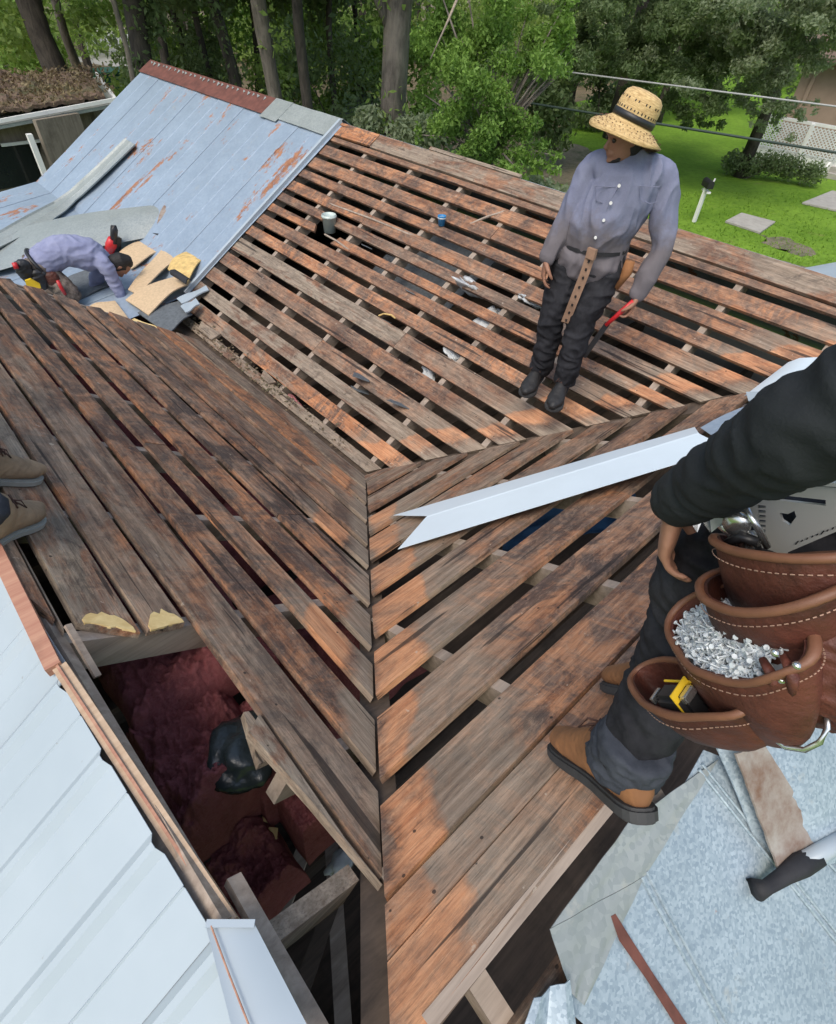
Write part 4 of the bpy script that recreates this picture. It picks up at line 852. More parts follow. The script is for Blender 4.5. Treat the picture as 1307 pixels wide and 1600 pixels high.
# leafy young tree hanging in front of the oaks
cl = [ex(760, 40, 11, .75, .5), ex(840, 60, 11.5, .5, .35), ex(880, 45, 11.5, .4, .3), ex(720, 110, 10.5, .5, .45), ex(790, 130, 10.5, .6, .45), ex(850, 110, 11, .35, .3), ex(700, 190, 10.5, .35, .35), ex(760, 200, 10, .5, .45), ex(820, 215, 10.5, .35, .3), ex(740, 250, 10, .4, .25), ex(800, 250, 10, .4, .2), ex(690, 60, 11, .4, .5), ex(690, 10, 11, .5, .5), ex(880, 100, 11.5, .2, .2), ex(870, 75, 11.5, .25, .2), ex(660, 150, 11, .2, .4), ex(845, 250, 10.5, .3, .15)]
def bush_tree(lab, clumps, base, n, size, lm, name='young_tree', cat='tree', group=None, mat='bark', seed=0, r=.05, asp=.45, droop=0):
    t = thing(name, lab, cat, Vector((base[0], base[1], GZ)), group); B = Vector((base[0], base[1], GZ))
    c = np.mean([k[:3] for k in clumps], 0); top = Vector(c)
    MB().tube([B, lerp(B, top, .5)+Vector((.1, 0, 0)), top], [r*1.3, r, r*.5], 8).obj('trunk', M[mat], t, True)
    for k in clumps[::2]:
        e = Vector(k[:3]); st_ = lerp(B, top, .75); MB().tube([st_, lerp(st_, e, .5)+Vector((0, 0, .15)), e], [r*.5, r*.35, r*.15], 6).obj('branch', M[mat], t, True)
    leafcloud('crown', clumps, n, size, lm, t, seed=seed, asp=asp, droop=droop); return t
b = pd(745, 300, 10.6); cl = [(x+dx, y+dy, z+dz, rx*.42, ry*.42, rz*.42) for x, y, z, rx, ry, rz in cl for dx, dy, dz in [(random.gauss(0, rx*.5), random.gauss(0, rx*.5), random.gauss(0, rz*.5)) for _ in range(6)]]
bush_tree('light green leafy tree drooping behind the ridge left of the straw hat', cl, b, 26000, .034, 'leaf_light', seed=21, droop=.3)
cl = [ex(650, 210, 12, .5, .3), ex(700, 262, 11.5, .45, .22), ex(760, 285, 11, .5, .18), ex(830, 292, 11, .45, .15), ex(580, 190, 13, .35, .25), ex(880, 300, 11.5, .3, .1)]
b = pd(720, 330, 11.5); bush_tree('low grey-green shrub sprawling along the far side of the ridge', cl, b, 6000, .055, 'leaf_grey', 'shrub', 'shrub', seed=22)
# oaks in the middle and on the right
def oak(lab, clumps, px, py, D, r, n, size, lm, seed, limbs=()):
    rq = random.Random(seed); clumps = [(x+rq.gauss(0, a*.75), y+rq.gauss(0, b_*.75), z+rq.gauss(0, c_*.6), a*.36*rq.uniform(.5, 1.4), b_*.36*rq.uniform(.5, 1.4), c_*.33*rq.uniform(.5, 1.3)) for x, y, z, a, b_, c_ in clumps for _ in range(6)]
    B = pd(px, py, D); B = Vector((B.x, B.y, GZ)); t = thing('oak_tree', lab, 'tree', B, 'oaks beyond the lawn')
    c = Vector(tuple(np.mean([k[:3] for k in clumps], 0))); T = Vector((B.x, B.y, max(c.z+1, 2.5)))
    trunk(t, [B, lerp(B, T, .5), T, T+Vector((.3, .3, 3))], r, r*.6, 'bark_dark')
    for k in limbs: MB().tube([Vector(q) for q in k], [r*.3, r*.25, r*.15, r*.08][:len(k)], 8).obj('limb', M['bark'], t, True)
    leafcloud('crown', clumps, n, size, lm, t, seed=seed); return t
rnd = random.Random(4)
cl = [ex(rnd.uniform(900, 1140), rnd.uniform(-60, 120), rnd.uniform(23, 30), 1.1, .8) for _ in range(34)]+[ex(1070, 150, 25, .9, .6), ex(1100, 180, 25, .6, .5), ex(1040, 110, 25, 1, .7), ex(1120, 100, 26, 1, .7), ex(1075, 190, 25, .5, .3), ex(900, 40, 26, 1, .7), ex(880, 90, 27, .7, .6)]
oak('big dark oak spreading over the lawn directly behind the straw hat', cl, 968, 175, 31, .38, 70000, .065, 'leaf_dark', 31, [[pd(960, 110, 30), pd(915, 55, 27), pd(870, 40, 26), pd(830, 55, 25)], [pd(970, 110, 30), pd(1010, 40, 27), pd(1070, 10, 26)]])
cl = [ex(q_, rnd.uniform(-60, 90 if q_ < 1235 else 20), rnd.uniform(22, 27), 1.0, .8) for q_ in [rnd.uniform(1130, 1330) for _ in range(30)]]+[ex(1180, 140, 23, .7, .7), ex(1210, 110, 23, .8, .6), ex(1225, 80, 23, .7, .5), ex(1185, 175, 23, .45, .4)]+[ex(1175+12*k, 100+13*k, 23, .4, .35) for k in range(7)]+[ex(1190, 190, 23.5, .35, .3), ex(1160, 130, 24, .5, .4)]
oak('grey-green oak at the top right hanging over the neighbouring house', cl, 1195, 180, 27, .2, 52000, .06, 'leaf_grey', 32, [[pd(1195, 160, 26), pd(1215, 80, 24), pd(1260, 30, 23)], [pd(1195, 150, 26), pd(1150, 60, 25), pd(1120, 20, 25)]])
for k, (px, py, D, r, lab) in enumerate([(895, 170, 34, .2, 'slim shadowed trunk under the big oak, left of its main trunk'), (1035, 165, 36, .22, 'slim shadowed trunk under the big oak, right of its main trunk'), (560, 160, 24, .12, 'thin trunk between the close pair and the big grey trunk'), (300, 120, 25, .13, 'thin trunk behind the left half of the rusty ridge cap'), (330, 125, 22, .11, 'thin crooked trunk just left of the slim dark one above the cap'), (525, 150, 22, .12, 'thin dark trunk between the close pair and the big grey trunk, nearer the pair'), (270, 110, 21, .15, 'dark trunk right of the ivy-clad double trunk'), (405, 130, 24, .12, 'thin pole trunk behind the pale patchy one')]):
    tree(lab, px, py, D, r, (.02*(k % 3-1), .02), 8, 'bark_dark', 'leaf_dark', 5000, 2.6, 6.5, .13, seed=60+k, group='slim trunks in the wood')
# understorey bushes one can tell apart behind the ridge
und = [(20, 90, 30, 1.8, 'leaf_light', 'bright green bush at the extreme left behind the leaning trunk'), (60, 40, 36, 2.0, 'leaf_mid', 'bush high at the top left corner'), (290, 110, 22, 1.5, 'leaf_dark', 'dark bush behind the left half of the ridge cap'), (340, 80, 26, 1.8, 'leaf_light', 'bush between the slim trunks above the ridge cap'), (410, 110, 20, 1.2, 'leaf_mid', 'green bush between the slim dark trunk and the close pair'), (520, 110, 19, 1.4, 'leaf_dark', 'dark bush right of the close pair of trunks'), (560, 60, 24, 1.5, 'leaf_mid', 'mid green bush left of the big grey trunk'), (255, 40, 26, 1.6, 'leaf_mid', 'dark bush behind the ivy-clad trunk'), (470, 40, 26, 1.6, 'leaf_mid', 'mid green bush behind the close pair of trunks'), (680, 110, 18, 1.0, 'leaf_dark', 'dark bush right of the big grey trunk'), (820, 170, 24, 1.3, 'leaf_dark', 'dark bush in the shade behind the light green tree'), (930, 190, 33, 1.2, 'leaf_dark', 'dark low bush at the foot of the big oak, left'), (1010, 150, 38, 2, 'leaf_dark', 'dark bush at the lawn edge right of the oak trunk'), (1130, 95, 42, 2.4, 'leaf_dark', 'dark bush beyond the far end of the lawn'), (540, 170, 15, .7, 'leaf_light', 'small bush behind the orange ridge board'), (640, 60, 22, 1.4, 'leaf_light', 'bush behind the big grey trunk')]
for k, (px, py, D, s_, lm, lab) in enumerate(und):
    p = pd(px, py, D); rr = random.Random(k); cl = [(p.x+rr.uniform(-s_, s_), p.y+rr.uniform(-s_, s_), rr.uniform(GZ+.3, GZ+.3+s_*2.6), s_*.5, s_*.5, s_*.45) for _ in range(14)]
    bush_tree(lab, cl, (p.x, p.y), 4200, .085 if D < 24 else .11, lm, 'bush', 'bush', 'bushes in the wood', 'bark_dark', 100+k, .04)
p = pd(1182, 235, 27); bush_tree('small round shrub in front of the white lattice', [(p.x+dx, p.y+dy, GZ+.45+dz, .5, .5, .4) for dx, dy, dz in ((0, 0, 0), (.4, -.6, .1), (-.2, .5, 0), (.7, -1.2, .05), (.9, -1.9, 0))], (p.x, p.y), 5000, .06, 'leaf_dark', 'shrub', 'shrub', seed=40)
# the wood beyond: one mass of trunks and foliage
rr = random.Random(9); cl = []; m = MB()
for k in range(190):
    a = math.radians(rr.uniform(8, 108)); D = rr.uniform(40, 75)
    if a < math.radians(20): D = rr.uniform(50, 75)
    x, y = CAM.x+D*math.cos(a), CAM.y+D*math.sin(a)
    h = rr.uniform(2, 11); r_ = rr.uniform(1.6, 3.2)
    ang = a
    if rr.random() < .5: cl.append((x, y, GZ+rr.uniform(.2, 1.5), r_, r_, r_*.8))
    cl.append((x, y, GZ+h, r_, r_, r_*.9))
    if k % 2: m.tube([(x, y, GZ), (x+rr.uniform(-.4, .4), y, GZ+5), (x+rr.uniform(-1, 1), y, GZ+10)], [.22, .17, .12], 7)
leafcloud('far_wood', cl, 110000, .2, 'leaf_mid', None, seed=77); tag(bpy.data.objects['far_wood'], 'far wood of dark trees closing the view behind the garden', 'wood', kind='stuff')
o = m.obj('far_trunks', M['bark_dark']); tag(o, 'distant trunks standing in the far wood', 'trunks', kind='stuff')
# out-of-view leaf canopy, added to shade the wood floor
cl = [(pd(px, 60, D).x, pd(px, 60, D).y, rr.uniform(6, 9), 2.6, 2.6, 1.1) for px in range(-40, 760, 70) for D in (17, 24, 31)]
leafcloud('shade_canopy', cl, 11000, .20, 'leaf_dark', None, seed=78); tag(bpy.data.objects['shade_canopy'], 'unseen leaf canopy added above the trees to shade the wood floor', 'foliage', kind='stuff')
sheet_poly('worn_ditch', [gp(1185, 368), gp(1230, 372), gp(1275, 392), gp(1262, 402), gp(1205, 384)], GZ+.006, M['dirt'], jag=.15)
# lawn grass tufts near the roof edge
r = np.random.default_rng(5); m = MB()
for k in range(2600):
    px = r.uniform(1045, 1307); py = r.uniform(300, 430); p = pz(px, py, GZ); s_ = r.uniform(.03, .08); a = r.random()*6.3
    m.add([p+Vector((math.cos(a)*.02, math.sin(a)*.02, 0)), p-Vector((math.cos(a)*.02, math.sin(a)*.02, 0)), p+Vector((r.normal()*.03, r.normal()*.03, s_))], [(0, 1, 2)])
o = m.obj('grass_tufts', M['lawn']); tag(o, 'short green grass tufts standing in the lawn', 'grass', kind='stuff')
# ------------------------------------------------------------------ wires, mailbox, neighbours
M['wire'] = simple('grey_wire', (.35, .35, .34), .5, 0, .1, 5); M['wire_dark'] = simple('dark_green_wire', (.03, .05, .04), .6, 0, .1, 5)
for (a, b, D1, D2, r_, mt, lab) in (((700, 88), (1307, 166), 15, 12, .014, 'wire', 'upper, thin pale grey overhead wire crossing behind the straw hat'), ((700, 140), (1307, 238), 15, 12, .022, 'wire_dark', 'lower, thicker dark overhead cable crossing behind the straw hat')):
    A = pd(*a, D1); B = pd(*b, D2); d = B-A; pts = [A+d*.12+d*1.9*t for t in np.linspace(0, 1, 60)]
    o = MB().tube(pts, r_, 6).obj('overhead_wire', M[mt], None, True); recenter(o); tag(o, lab, 'overhead wire', 'overhead wires')
t = thing('mailbox', 'black mailbox on a white wooden post standing in the lawn', 'mailbox', pz(1086, 346, GZ))
P = pz(1086, 346, GZ); M['whitepaint'] = simple('white_paint', (.75, .75, .73), .6, 0, .08, 6)
u = RX.copy(); u.z = 0; u.normalize(); f = Vector((-u.y, u.x, 0))
MB().beam(P+Vector((0, 0, .95)), P, .10, .10, (1, 0, 0)).obj('post', M['whitepaint'], t)
rotm = Matrix((( u.x, f.x, 0), (u.y, f.y, 0), (0, 0, 1)))
MB().box(P+Vector((0, 0, .86))+f*-.02, (.12, .42, .05), rotm).obj('arm', M['whitepaint'], t)
q = P+Vector((0, 0, .96)); bx = [(-.09, 0), (.09, 0), (.09, .12)]+[(.09*math.cos(a), .12+.09*math.sin(a)) for a in np.linspace(.2, math.pi-.2, 8)]+[(-.09, .12)]
MB().prism([q+u*(a-.02)-f*.24+Vector((0, 0, b)) for a, b in bx], f*.46).obj('box_body', M['blackplastic'], t)
MB().beam(P+Vector((0, 0, 1.05))+u*.10-f*.05, P+Vector((0, 0, 1.20))+u*.12-f*.05, .04, .02, (1, 0, 0)).obj('flag', M['whitepaint'], t)
# mossy shed on the left
t = thing('shed', 'old shed with a roof buried under moss and dead leaves at the far left', 'shed', (2, 14.5, GZ))
R0, R1, R2, R3 = pd(-60, 118, 17.5), pd(150, 112, 18), pd(180, 152, 14.8), pd(-80, 200, 14.2)
M['moss'] = litter_mat('moss_and_leaves', (.07, .045, .03), (.20, .135, .095), 7)
def mossh(u, v): return .16*abs(noise.noise(Vector((u*5, v*3, 0))))+.07*noise.noise(Vector((u*16, v*10, 2)))+.04*noise.noise(Vector((u*40, v*24, 2)))+.05
g = grid('roof', R0-Vector((0, 0, .1)), R1-Vector((0, 0, .1)), R2-Vector((0, 0, .1)), R3-Vector((0, 0, .1)), 6, 6, M['galv_pale'], t, None, .05)
R0, R1, R2, R3 = pd(-60, 122, 17.3), pd(140, 118, 17.6), pd(166, 156, 14.9), pd(-80, 190, 14.3)
grid('moss_layer', R0, R1, R2, R3, 70, 50, M['moss'], t, mossh, .06)
R2 = pd(180, 152, 14.8); R3 = pd(-80, 200, 14.2); R1 = pd(150, 112, 18)
leafcloud('leaf_litter', [(*(lerp(lerp(R0, R1, a), lerp(R3, R2, a), b)+Vector((0, 0, .12))), .5, .5, .05) for a in np.linspace(.1, .9, 7) for b in np.linspace(.1, .9, 6)], 1800, .04, 'leaf_dead', t, seed=3)
for a, b in ((R3, R2), (R2, R1)): MB().beam(a+Vector((0, 0, .0)), b+Vector((0, 0, .0)), .05, .06).obj('eave_trim', M['whitepaint'], t)
d = (R3-R2); d.z = 0; d.normalize(); bk = Vector((-d.y, d.x, 0)); bk = bk if bk.y > 0 else -bk
A = R2+bk*.5+d*.35; Bq = R3+bk*.5
M['shedwall'] = lumber('grey_shed_boards', (.16, .13, .10), (.28, .24, .19), (20, 20, 2))
MB().prism([Vector((A.x, A.y, GZ)), Vector((Bq.x, Bq.y, GZ)), Vector((Bq.x, Bq.y, Bq.z-.15)), Vector((A.x, A.y, A.z-.15))], bk*.08).obj('wall', M['shedwall'], t)
c = R1+bk*-.5; MB().prism([Vector((A.x, A.y, GZ)), Vector((c.x, c.y, GZ)), Vector((c.x, c.y, c.z-.15)), Vector((A.x, A.y, A.z-.15))], d*.08).obj('wall', M['shedwall'], t)
M['glass'] = simple('dark_window_glass', (.012, .018, .016), .12, 0, .3, 3, 0)
w0 = pv(0, 225, A-bk*.02, bk); w1 = pv(62, 218, A-bk*.02, bk); w2 = pv(62, 285, A-bk*.02, bk); w3 = pv(-30, 300, A-bk*.02, bk)
wf = MB().prism([w0, w1, w2, w3], bk*.03-bk*.06).obj('window', M['glass'], t)
MB().beam(w0-bk*.06, w1-bk*.06, .05, .05, bk).obj('frame', M['whitepaint'], wf)
P = pd(70, 262, 14); 
o = MB().beam(Vector((P.x, P.y, P.z+.55)), Vector((P.x, P.y, GZ)), .11, .09, (1, 0, 0)).obj('white_post', M['whitepaint']); recenter(o); tag(o, 'short white post standing in front of the mossy shed', 'post')
o = MB().box((0, 0, 0), (.9, .1, 1.6)).obj('board_screen', M['shedwall']); p = pd(105, 230, 14.3); o.location = (p.x, p.y, p.z-.3); o.rotation_euler = (0, 0, .3); tag(o, 'weathered board panel standing between the mossy shed and the metal roof', 'board panel')
# green bins and brush pile behind the wood
M['greenbin'] = simple('dark_green_plastic', (.015, .10, .06), .5, 0, .3, 5)
def bin_(P, s_, lab, nm='green_bin', cat='bin'):
    t = thing(nm, lab, cat, P); a = s_
    v = []
    for z, k in ((0, .8), (a*1.1, 1)):
        for i, j in ((-1, -1), (1, -1), (1, 1), (-1, 1)): v.append(P+Vector((i*a*.5*k, j*a*.5*k, z)))
    MB().add(v, [(3, 2, 1, 0), (4, 5, 6, 7), (0, 1, 5, 4), (1, 2, 6, 5), (2, 3, 7, 6), (3, 0, 4, 7)]).obj('bin_body', M['greenbin'], t)
    MB().prism([P+Vector((i*a*.54, j*a*.54, a*1.1+.02)) for i, j in ((-1, -1), (1, -1), (1, 1), (-1, 1))], (0, 0, .07)).obj('lid', M['greenbin'], t)
    for i in (-1, 1): MB().tube([P+Vector((i*a*.3-.03, a*.55, .12)), P+Vector((i*a*.3+.03, a*.55, .12))], .12, 12).obj('wheel', M['blackplastic'], t)
p = pz(180, 128, GZ); q = pd(180, 128, 33); bin_(Vector((q.x, q.y, GZ)), 1.3, 'dark green bin beside the pale road at the top left')
q = pd(657, 190, 22); bin_(Vector((q.x, q.y, GZ)), 1.0, 'teal green bin glimpsed between the big trunk and the light green tree')
q = pd(683, 175, 20); m = MB(); rr = random.Random(5)
for k in range(110):
    c = Vector((q.x+rr.gauss(0, .45), q.y+rr.gauss(0, .45), GZ+abs(rr.gauss(.5, .4)))); d = Vector((rr.gauss(0, 1), rr.gauss(0, 1), rr.gauss(0, .6))).normalized()*rr.uniform(.3, .8); m.tube([c-d, c, c+d], .02, 4)
M['drybrush'] = simple('dry_pinkish_brush', (.42, .34, .29), .9, 0, .3, 9)
o = m.obj('brush_pile', M['drybrush']); tag(o, 'pile of dry pale brush behind the ridge beside the teal bin', 'brush pile')
q0 = pd(556, 190, 21); t = thing('trailer', 'dark trailer with a white edge partly hidden behind the ridge by the big trunk', 'trailer', Vector((q0.x, q0.y, GZ)))
v = [pd(552, 196, 21), pd(582, 163, 21), pd(600, 160, 22), pd(600, 205, 22)]
MB().prism(v, Vector((.5, 1.5, 0))).obj('body', M['blackplastic'], t); MB().beam(v[0]+Vector((0, 0, .03)), v[1]+Vector((0, 0, .03)), .12, .06).obj('edge', M['whitepaint'], t)
# bare broken twig hanging by the big trunk
o = MB().tube([pd(718, -10, 10), pd(697, 40, 10), pd(673, 92, 10)], [.02, .014, .008], 6).obj('hanging_twig', M['rafter'], None, True); recenter(o); tag(o, 'bare pale broken branch hanging in the light green tree', 'branch')
# neighbouring house on the right
t = thing('neighbour_house', 'neighbouring house with brown roof and white lattice porch on the right', 'house', Vector((*gp(1260, 275), GZ)))
P0 = pz(1172, 248, GZ); P1 = pz(1295, 275, GZ); d = (P1-P0); L_ = d.length; d.normalize(); nb = Vector((-d.y, d.x, 0)); nb = nb if (nb.dot(Vector((1, 0, 0))) > 0) else -nb
M['white_lat'] = simple('white_lattice_paint', (.72, .74, .75), .6, 0, .08, 6)
M['brownroof'] = simple('brown_shingle_roof', (.17, .12, .09), .9, 0, .3, 4); M['beige'] = simple('beige_wall', (.34, .25, .19), .9, 0, .15, 2); M['teal'] = simple('teal_siding', (.10, .28, .28), .7, 0, .15, 4)
MB().prism([P0, P0+d*(L_+4), P0+d*(L_+4)+Vector((0, 0, .5)), P0+Vector((0, 0, .5))], nb*.3).obj('porch_base', M['whitepaint'], t)
m = MB(); hL = 1.0; z0 = .42
for k in range(-8, 34):
    for sgn in (1, -1):
        x0 = k*.14; a = (x0, 0) if sgn > 0 else (x0+hL, 0); b = (x0+hL, hL) if sgn > 0 else (x0, hL)
        # clip to 0..L_
        pts = []
        for tt in np.linspace(0, 1, 2): pts.append((a[0]+(b[0]-a[0])*tt, a[1]+(b[1]-a[1])*tt))
        (xa, za), (xb, zb) = pts
        if max(xa, xb) < 0 or min(xa, xb) > 3.6: continue
        def clip(x, z, x2, z2, lim):
            tt = (lim-x)/(x2-x) if x2 != x else 0; return lim, z+(z2-z)*tt
        for lim, lo in ((0, True), (3.6, False)):
            if (xa < lim) == lo and xa != lim: xa, za = clip(xa, za, xb, zb, lim)
            if (xb < lim) == lo and xb != lim: xb, zb = clip(xb, zb, xa, za, lim)
        m.beam(P0+d*xa+Vector((0, 0, z0+za)), P0+d*xb+Vector((0, 0, z0+zb)), .04, .012, nb*-1)
o = m.obj('lattice', M['white_lat'], t)
for k in range(3): MB().beam(P0+d*(k*1.8)+Vector((0, 0, 1.5)), P0+d*(k*1.8)+Vector((0, 0, .3)), .12, .12, (1, 0, 0)).obj('post', M['whitepaint'], t)
MB().beam(P0+Vector((0, 0, 1.5)), P0+d*7+Vector((0, 0, 1.5)), .10, .10, nb*-1).obj('rail', M['whitepaint'], t)
W0 = P0+nb*2.2; MB().prism([W0, W0+d*9, W0+d*9+Vector((0, 0, 3.4)), W0+Vector((0, 0, 3.4))], nb*.2).obj('wall', M['beige'], t)
MB().prism([W0-d*.6-nb*.7+Vector((0, 0, 3.2)), W0+d*9.6-nb*.7+Vector((0, 0, 3.2)), W0+d*9.6+nb*4+Vector((0, 0, 5.6)), W0-d*.6+nb*4+Vector((0, 0, 5.6))], Vector((0, 0, .12))).obj('roof', M['brownroof'], t)
for k in range(4): MB().beam(W0-nb*.05+d*(.5+k*1.8)+Vector((0, 0, 3.2)), W0-nb*.05+d*(.5+k*1.8), .14, .06, (1, 0, 0)).obj('post', M['beige'], t)
q = pz(1290, 272, GZ)
for k in range(4): MB().box(q+d*.6+nb*(.25*k-.5)+Vector((0, 0, .09+.17*k)), (.9, .28, .17), Matrix(((d.x, nb.x, 0), (d.y, nb.y, 0), (0, 0, 1)))).obj('step', M['concrete'], t)
MB().prism([q+d*1.1-nb*.3, q+d*3-nb*.3, q+d*3-nb*.3+Vector((0, 0, .8)), q+d*1.1-nb*.3+Vector((0, 0, .8))], nb*.1).obj('skirting', M['teal'], t)
MB().beam(q-nb*.5+Vector((0, 0, .1)), q+nb*.7+Vector((0, 0, 1.5)), .07, .07).obj('handrail', M['whitepaint'], t)
# pale metal edge low on the far right beyond the ridge
o = grid('metal_sheet', pd(1238, 422, 7), pd(1330, 405, 7.4), pd(1330, 450, 6), pd(1290, 445, 6), 6, 6, M['white'], None, lambda u, v: .02*abs(math.sin(v*12)), .01); recenter(o); tag(o, 'pale blue metal sheet edge showing beyond the ridge at the far right', 'metal sheet')
# ------------------------------------------------------------------ people
M['skin'] = simple('brown_skin', (.30, .15, .095), .55, 0, .18, 25, .15, .002, .4)
M['hair'] = simple('black_hair', (.012, .010, .009), .6, 0, .4, 60, .8, .004)
def cloth(name, a, b, sc=4, rough=.85, weave=260, stain=None):
    m, n, l, bs = newmat(name); tc = n.new('ShaderNodeTexCoord'); v = tc.outputs['Object']
    f = noi(n, l, v, sc, 5, .7); g = noi(n, l, v, weave, 2)
    c = mix(n, l, ramp(n, l, f, [(.38, 0.), (.62, 1.)]), a, b); c = mix(n, l, ramp(n, l, g, [(.3, 0.), (.7, .25)]), c, tuple(x*1.5 for x in a))
    if stain:
        se = n.new('ShaderNodeSeparateXYZ'); l.new(v, se.inputs[0]); z = mth(n, l, 'ADD', se.outputs[2], mth(n, l, 'MULTIPLY', f, .35))
        c = mix(n, l, mth(n, l, 'MULTIPLY', mth(n, l, 'SUBTRACT', stain[0], z), 6, True), c, stain[1])
    l.new(c, bs.inputs['Base Color']); bs.inputs['Roughness'].default_value = rough; bs.inputs['Specular IOR Level'].default_value = .2
    bump(n, l, bs, mix(n, l, .3, noi(n, l, v, sc*5, 4), g), .35, .006); return m
M['shirt'] = cloth('blue_grey_shirt', (.165, .175, .25), (.195, .208, .285), 9, stain=(1.98, (.15, .135, .145)))
M['shirt2'] = cloth('lavender_shirt', (.20, .215, .33), (.27, .285, .40))
M['jeans_black'] = cloth('faded_black_jeans', (.010, .010, .012), (.035, .035, .040), 6)
M['black_sleeve'] = cloth('charcoal_sweatshirt', (.015, .017, .019), (.023, .026, .028), 3)
M['camo'] = cloth('mottled_work_trousers', (.07, .055, .045), (.24, .20, .17), 14)
M['jeans_blue'] = cloth('grey_jeans', (.03, .034, .043), (.06, .066, .08), 6)
M['leather'] = simple('reddish_brown_leather', (.115, .032, .019), .6, 0, .7, 11, .6, .006)
M['leather_edge'] = simple('tan_leather_edge', (.20, .085, .045), .55, 0, .25, 20)
M['leather_tan'] = simple('worn_tan_leather', (.33, .20, .13), .65, 0, .3, 16)
M['boot'] = simple('tan_suede_boot', (.33, .145, .055), .85, 0, .42, 9, .3, .004)
M['boot_grey'] = simple('dusty_tan_boot', (.38, .27, .17), .85, 0, .45, 9, .3, .004)
M['boot_dark'] = simple('black_boot', (.022, .021, .021), .6, 0, .4, 14, .3, .004)
M['sole'] = simple('dark_sole', (.045, .045, .045), .8, 0, .3, 12); M['sole_pale'] = simple('grey_sole', (.30, .31, .29), .8, 0, .2, 12)
M['lace'] = simple('dark_lace', (.07, .03, .02), .8, 0, .3, 30); M['thread'] = simple('pale_thread', (.36, .22, .16), .8, 0, .1, 30, 0)
M['steel'] = simple('bright_steel', (.62, .63, .62), .25, .9, .1, 20, .05); M['alu'] = simple('brushed_aluminium', (.42, .43, .41), .45, .1, .12, 3, .05)
M['tapeyellow'] = simple('yellow_tape_plastic', (.75, .50, .03), .35, 0, .15, 20)
def tube_rings(m, path, radii, side=(1, 0, 0), n=14, cap=True):
    """closed tube with elliptical rings; radii are (a along side, b across)"""
    path = [Vector(p) for p in path]; side = Vector(side); rings = []
    P = list(path); Rr = [(r, r) if not isinstance(r, tuple) else r for r in radii]
    if cap:
        for end in (0, -1):
            d = (P[end]-P[1 if end == 0 else -2]).normalized(); r = Rr[end]; q = min(r)
            e = [(P[end]+d*q*.55, (r[0]*.8, r[1]*.8)), (P[end]+d*q*.85, (r[0]*.45, r[1]*.45))]
            if end == 0: P = [e[1][0], e[0][0]]+P; Rr = [e[1][1], e[0][1]]+Rr
            else: P = P+[e[0][0], e[1][0]]; Rr = Rr+[e[0][1], e[1][1]]
    for i, p in enumerate(P):
        d = (P[min(i+1, len(P)-1)]-P[max(i-1, 0)])
        d = d.normalized() if d.length > 1e-6 else Vector((0, 0, 1))
        a = side - d*side.dot(d)
        if a.length < .05: a = d.orthogonal()
        a.normalize(); b = d.cross(a)
        rings += [p+a*math.cos(2*math.pi*k/n)*Rr[i][0]+b*math.sin(2*math.pi*k/n)*Rr[i][1] for k in range(n)]
    fs = []
    for i in range(len(P)-1):
        for k in range(n): fs.append((i*n+k, i*n+(k+1) % n, (i+1)*n+(k+1) % n, (i+1)*n+k))
    fs.append(tuple(range(n))[::-1]); fs.append(tuple((len(P)-1)*n+k for k in range(n)))
    m.add(rings, fs)
def smoothpath(pts, rad, k=4):
    """Catmull-Rom resampling of a limb"""
    P = [Vector(p) for p in pts]; R_ = [(r, r) if not isinstance(r, tuple) else r for r in rad]; o = []; q = []
    for i in range(len(P)-1):
        p0 = P[max(i-1, 0)]; p1 = P[i]; p2 = P[i+1]; p3 = P[min(i+2, len(P)-1)]
        for s in range(k):
            f = s/k; o.append(.5*((2*p1)+(p2-p0)*f+(2*p0-5*p1+4*p2-p3)*f*f+(3*p1-p0-3*p2+p3)*f**3))
            g = f*f*(3-2*f); q.append((R_[i][0]*(1-g)+R_[i+1][0]*g, R_[i][1]*(1-g)+R_[i+1][1]*g))
    o.append(P[-1]); q.append(R_[-1]); return o, q
def limb(m, pts, rad, side=(1, 0, 0), n=16, k=4):
    p, r = smoothpath(pts, rad, k); tube_rings(m, p, r, side, n)
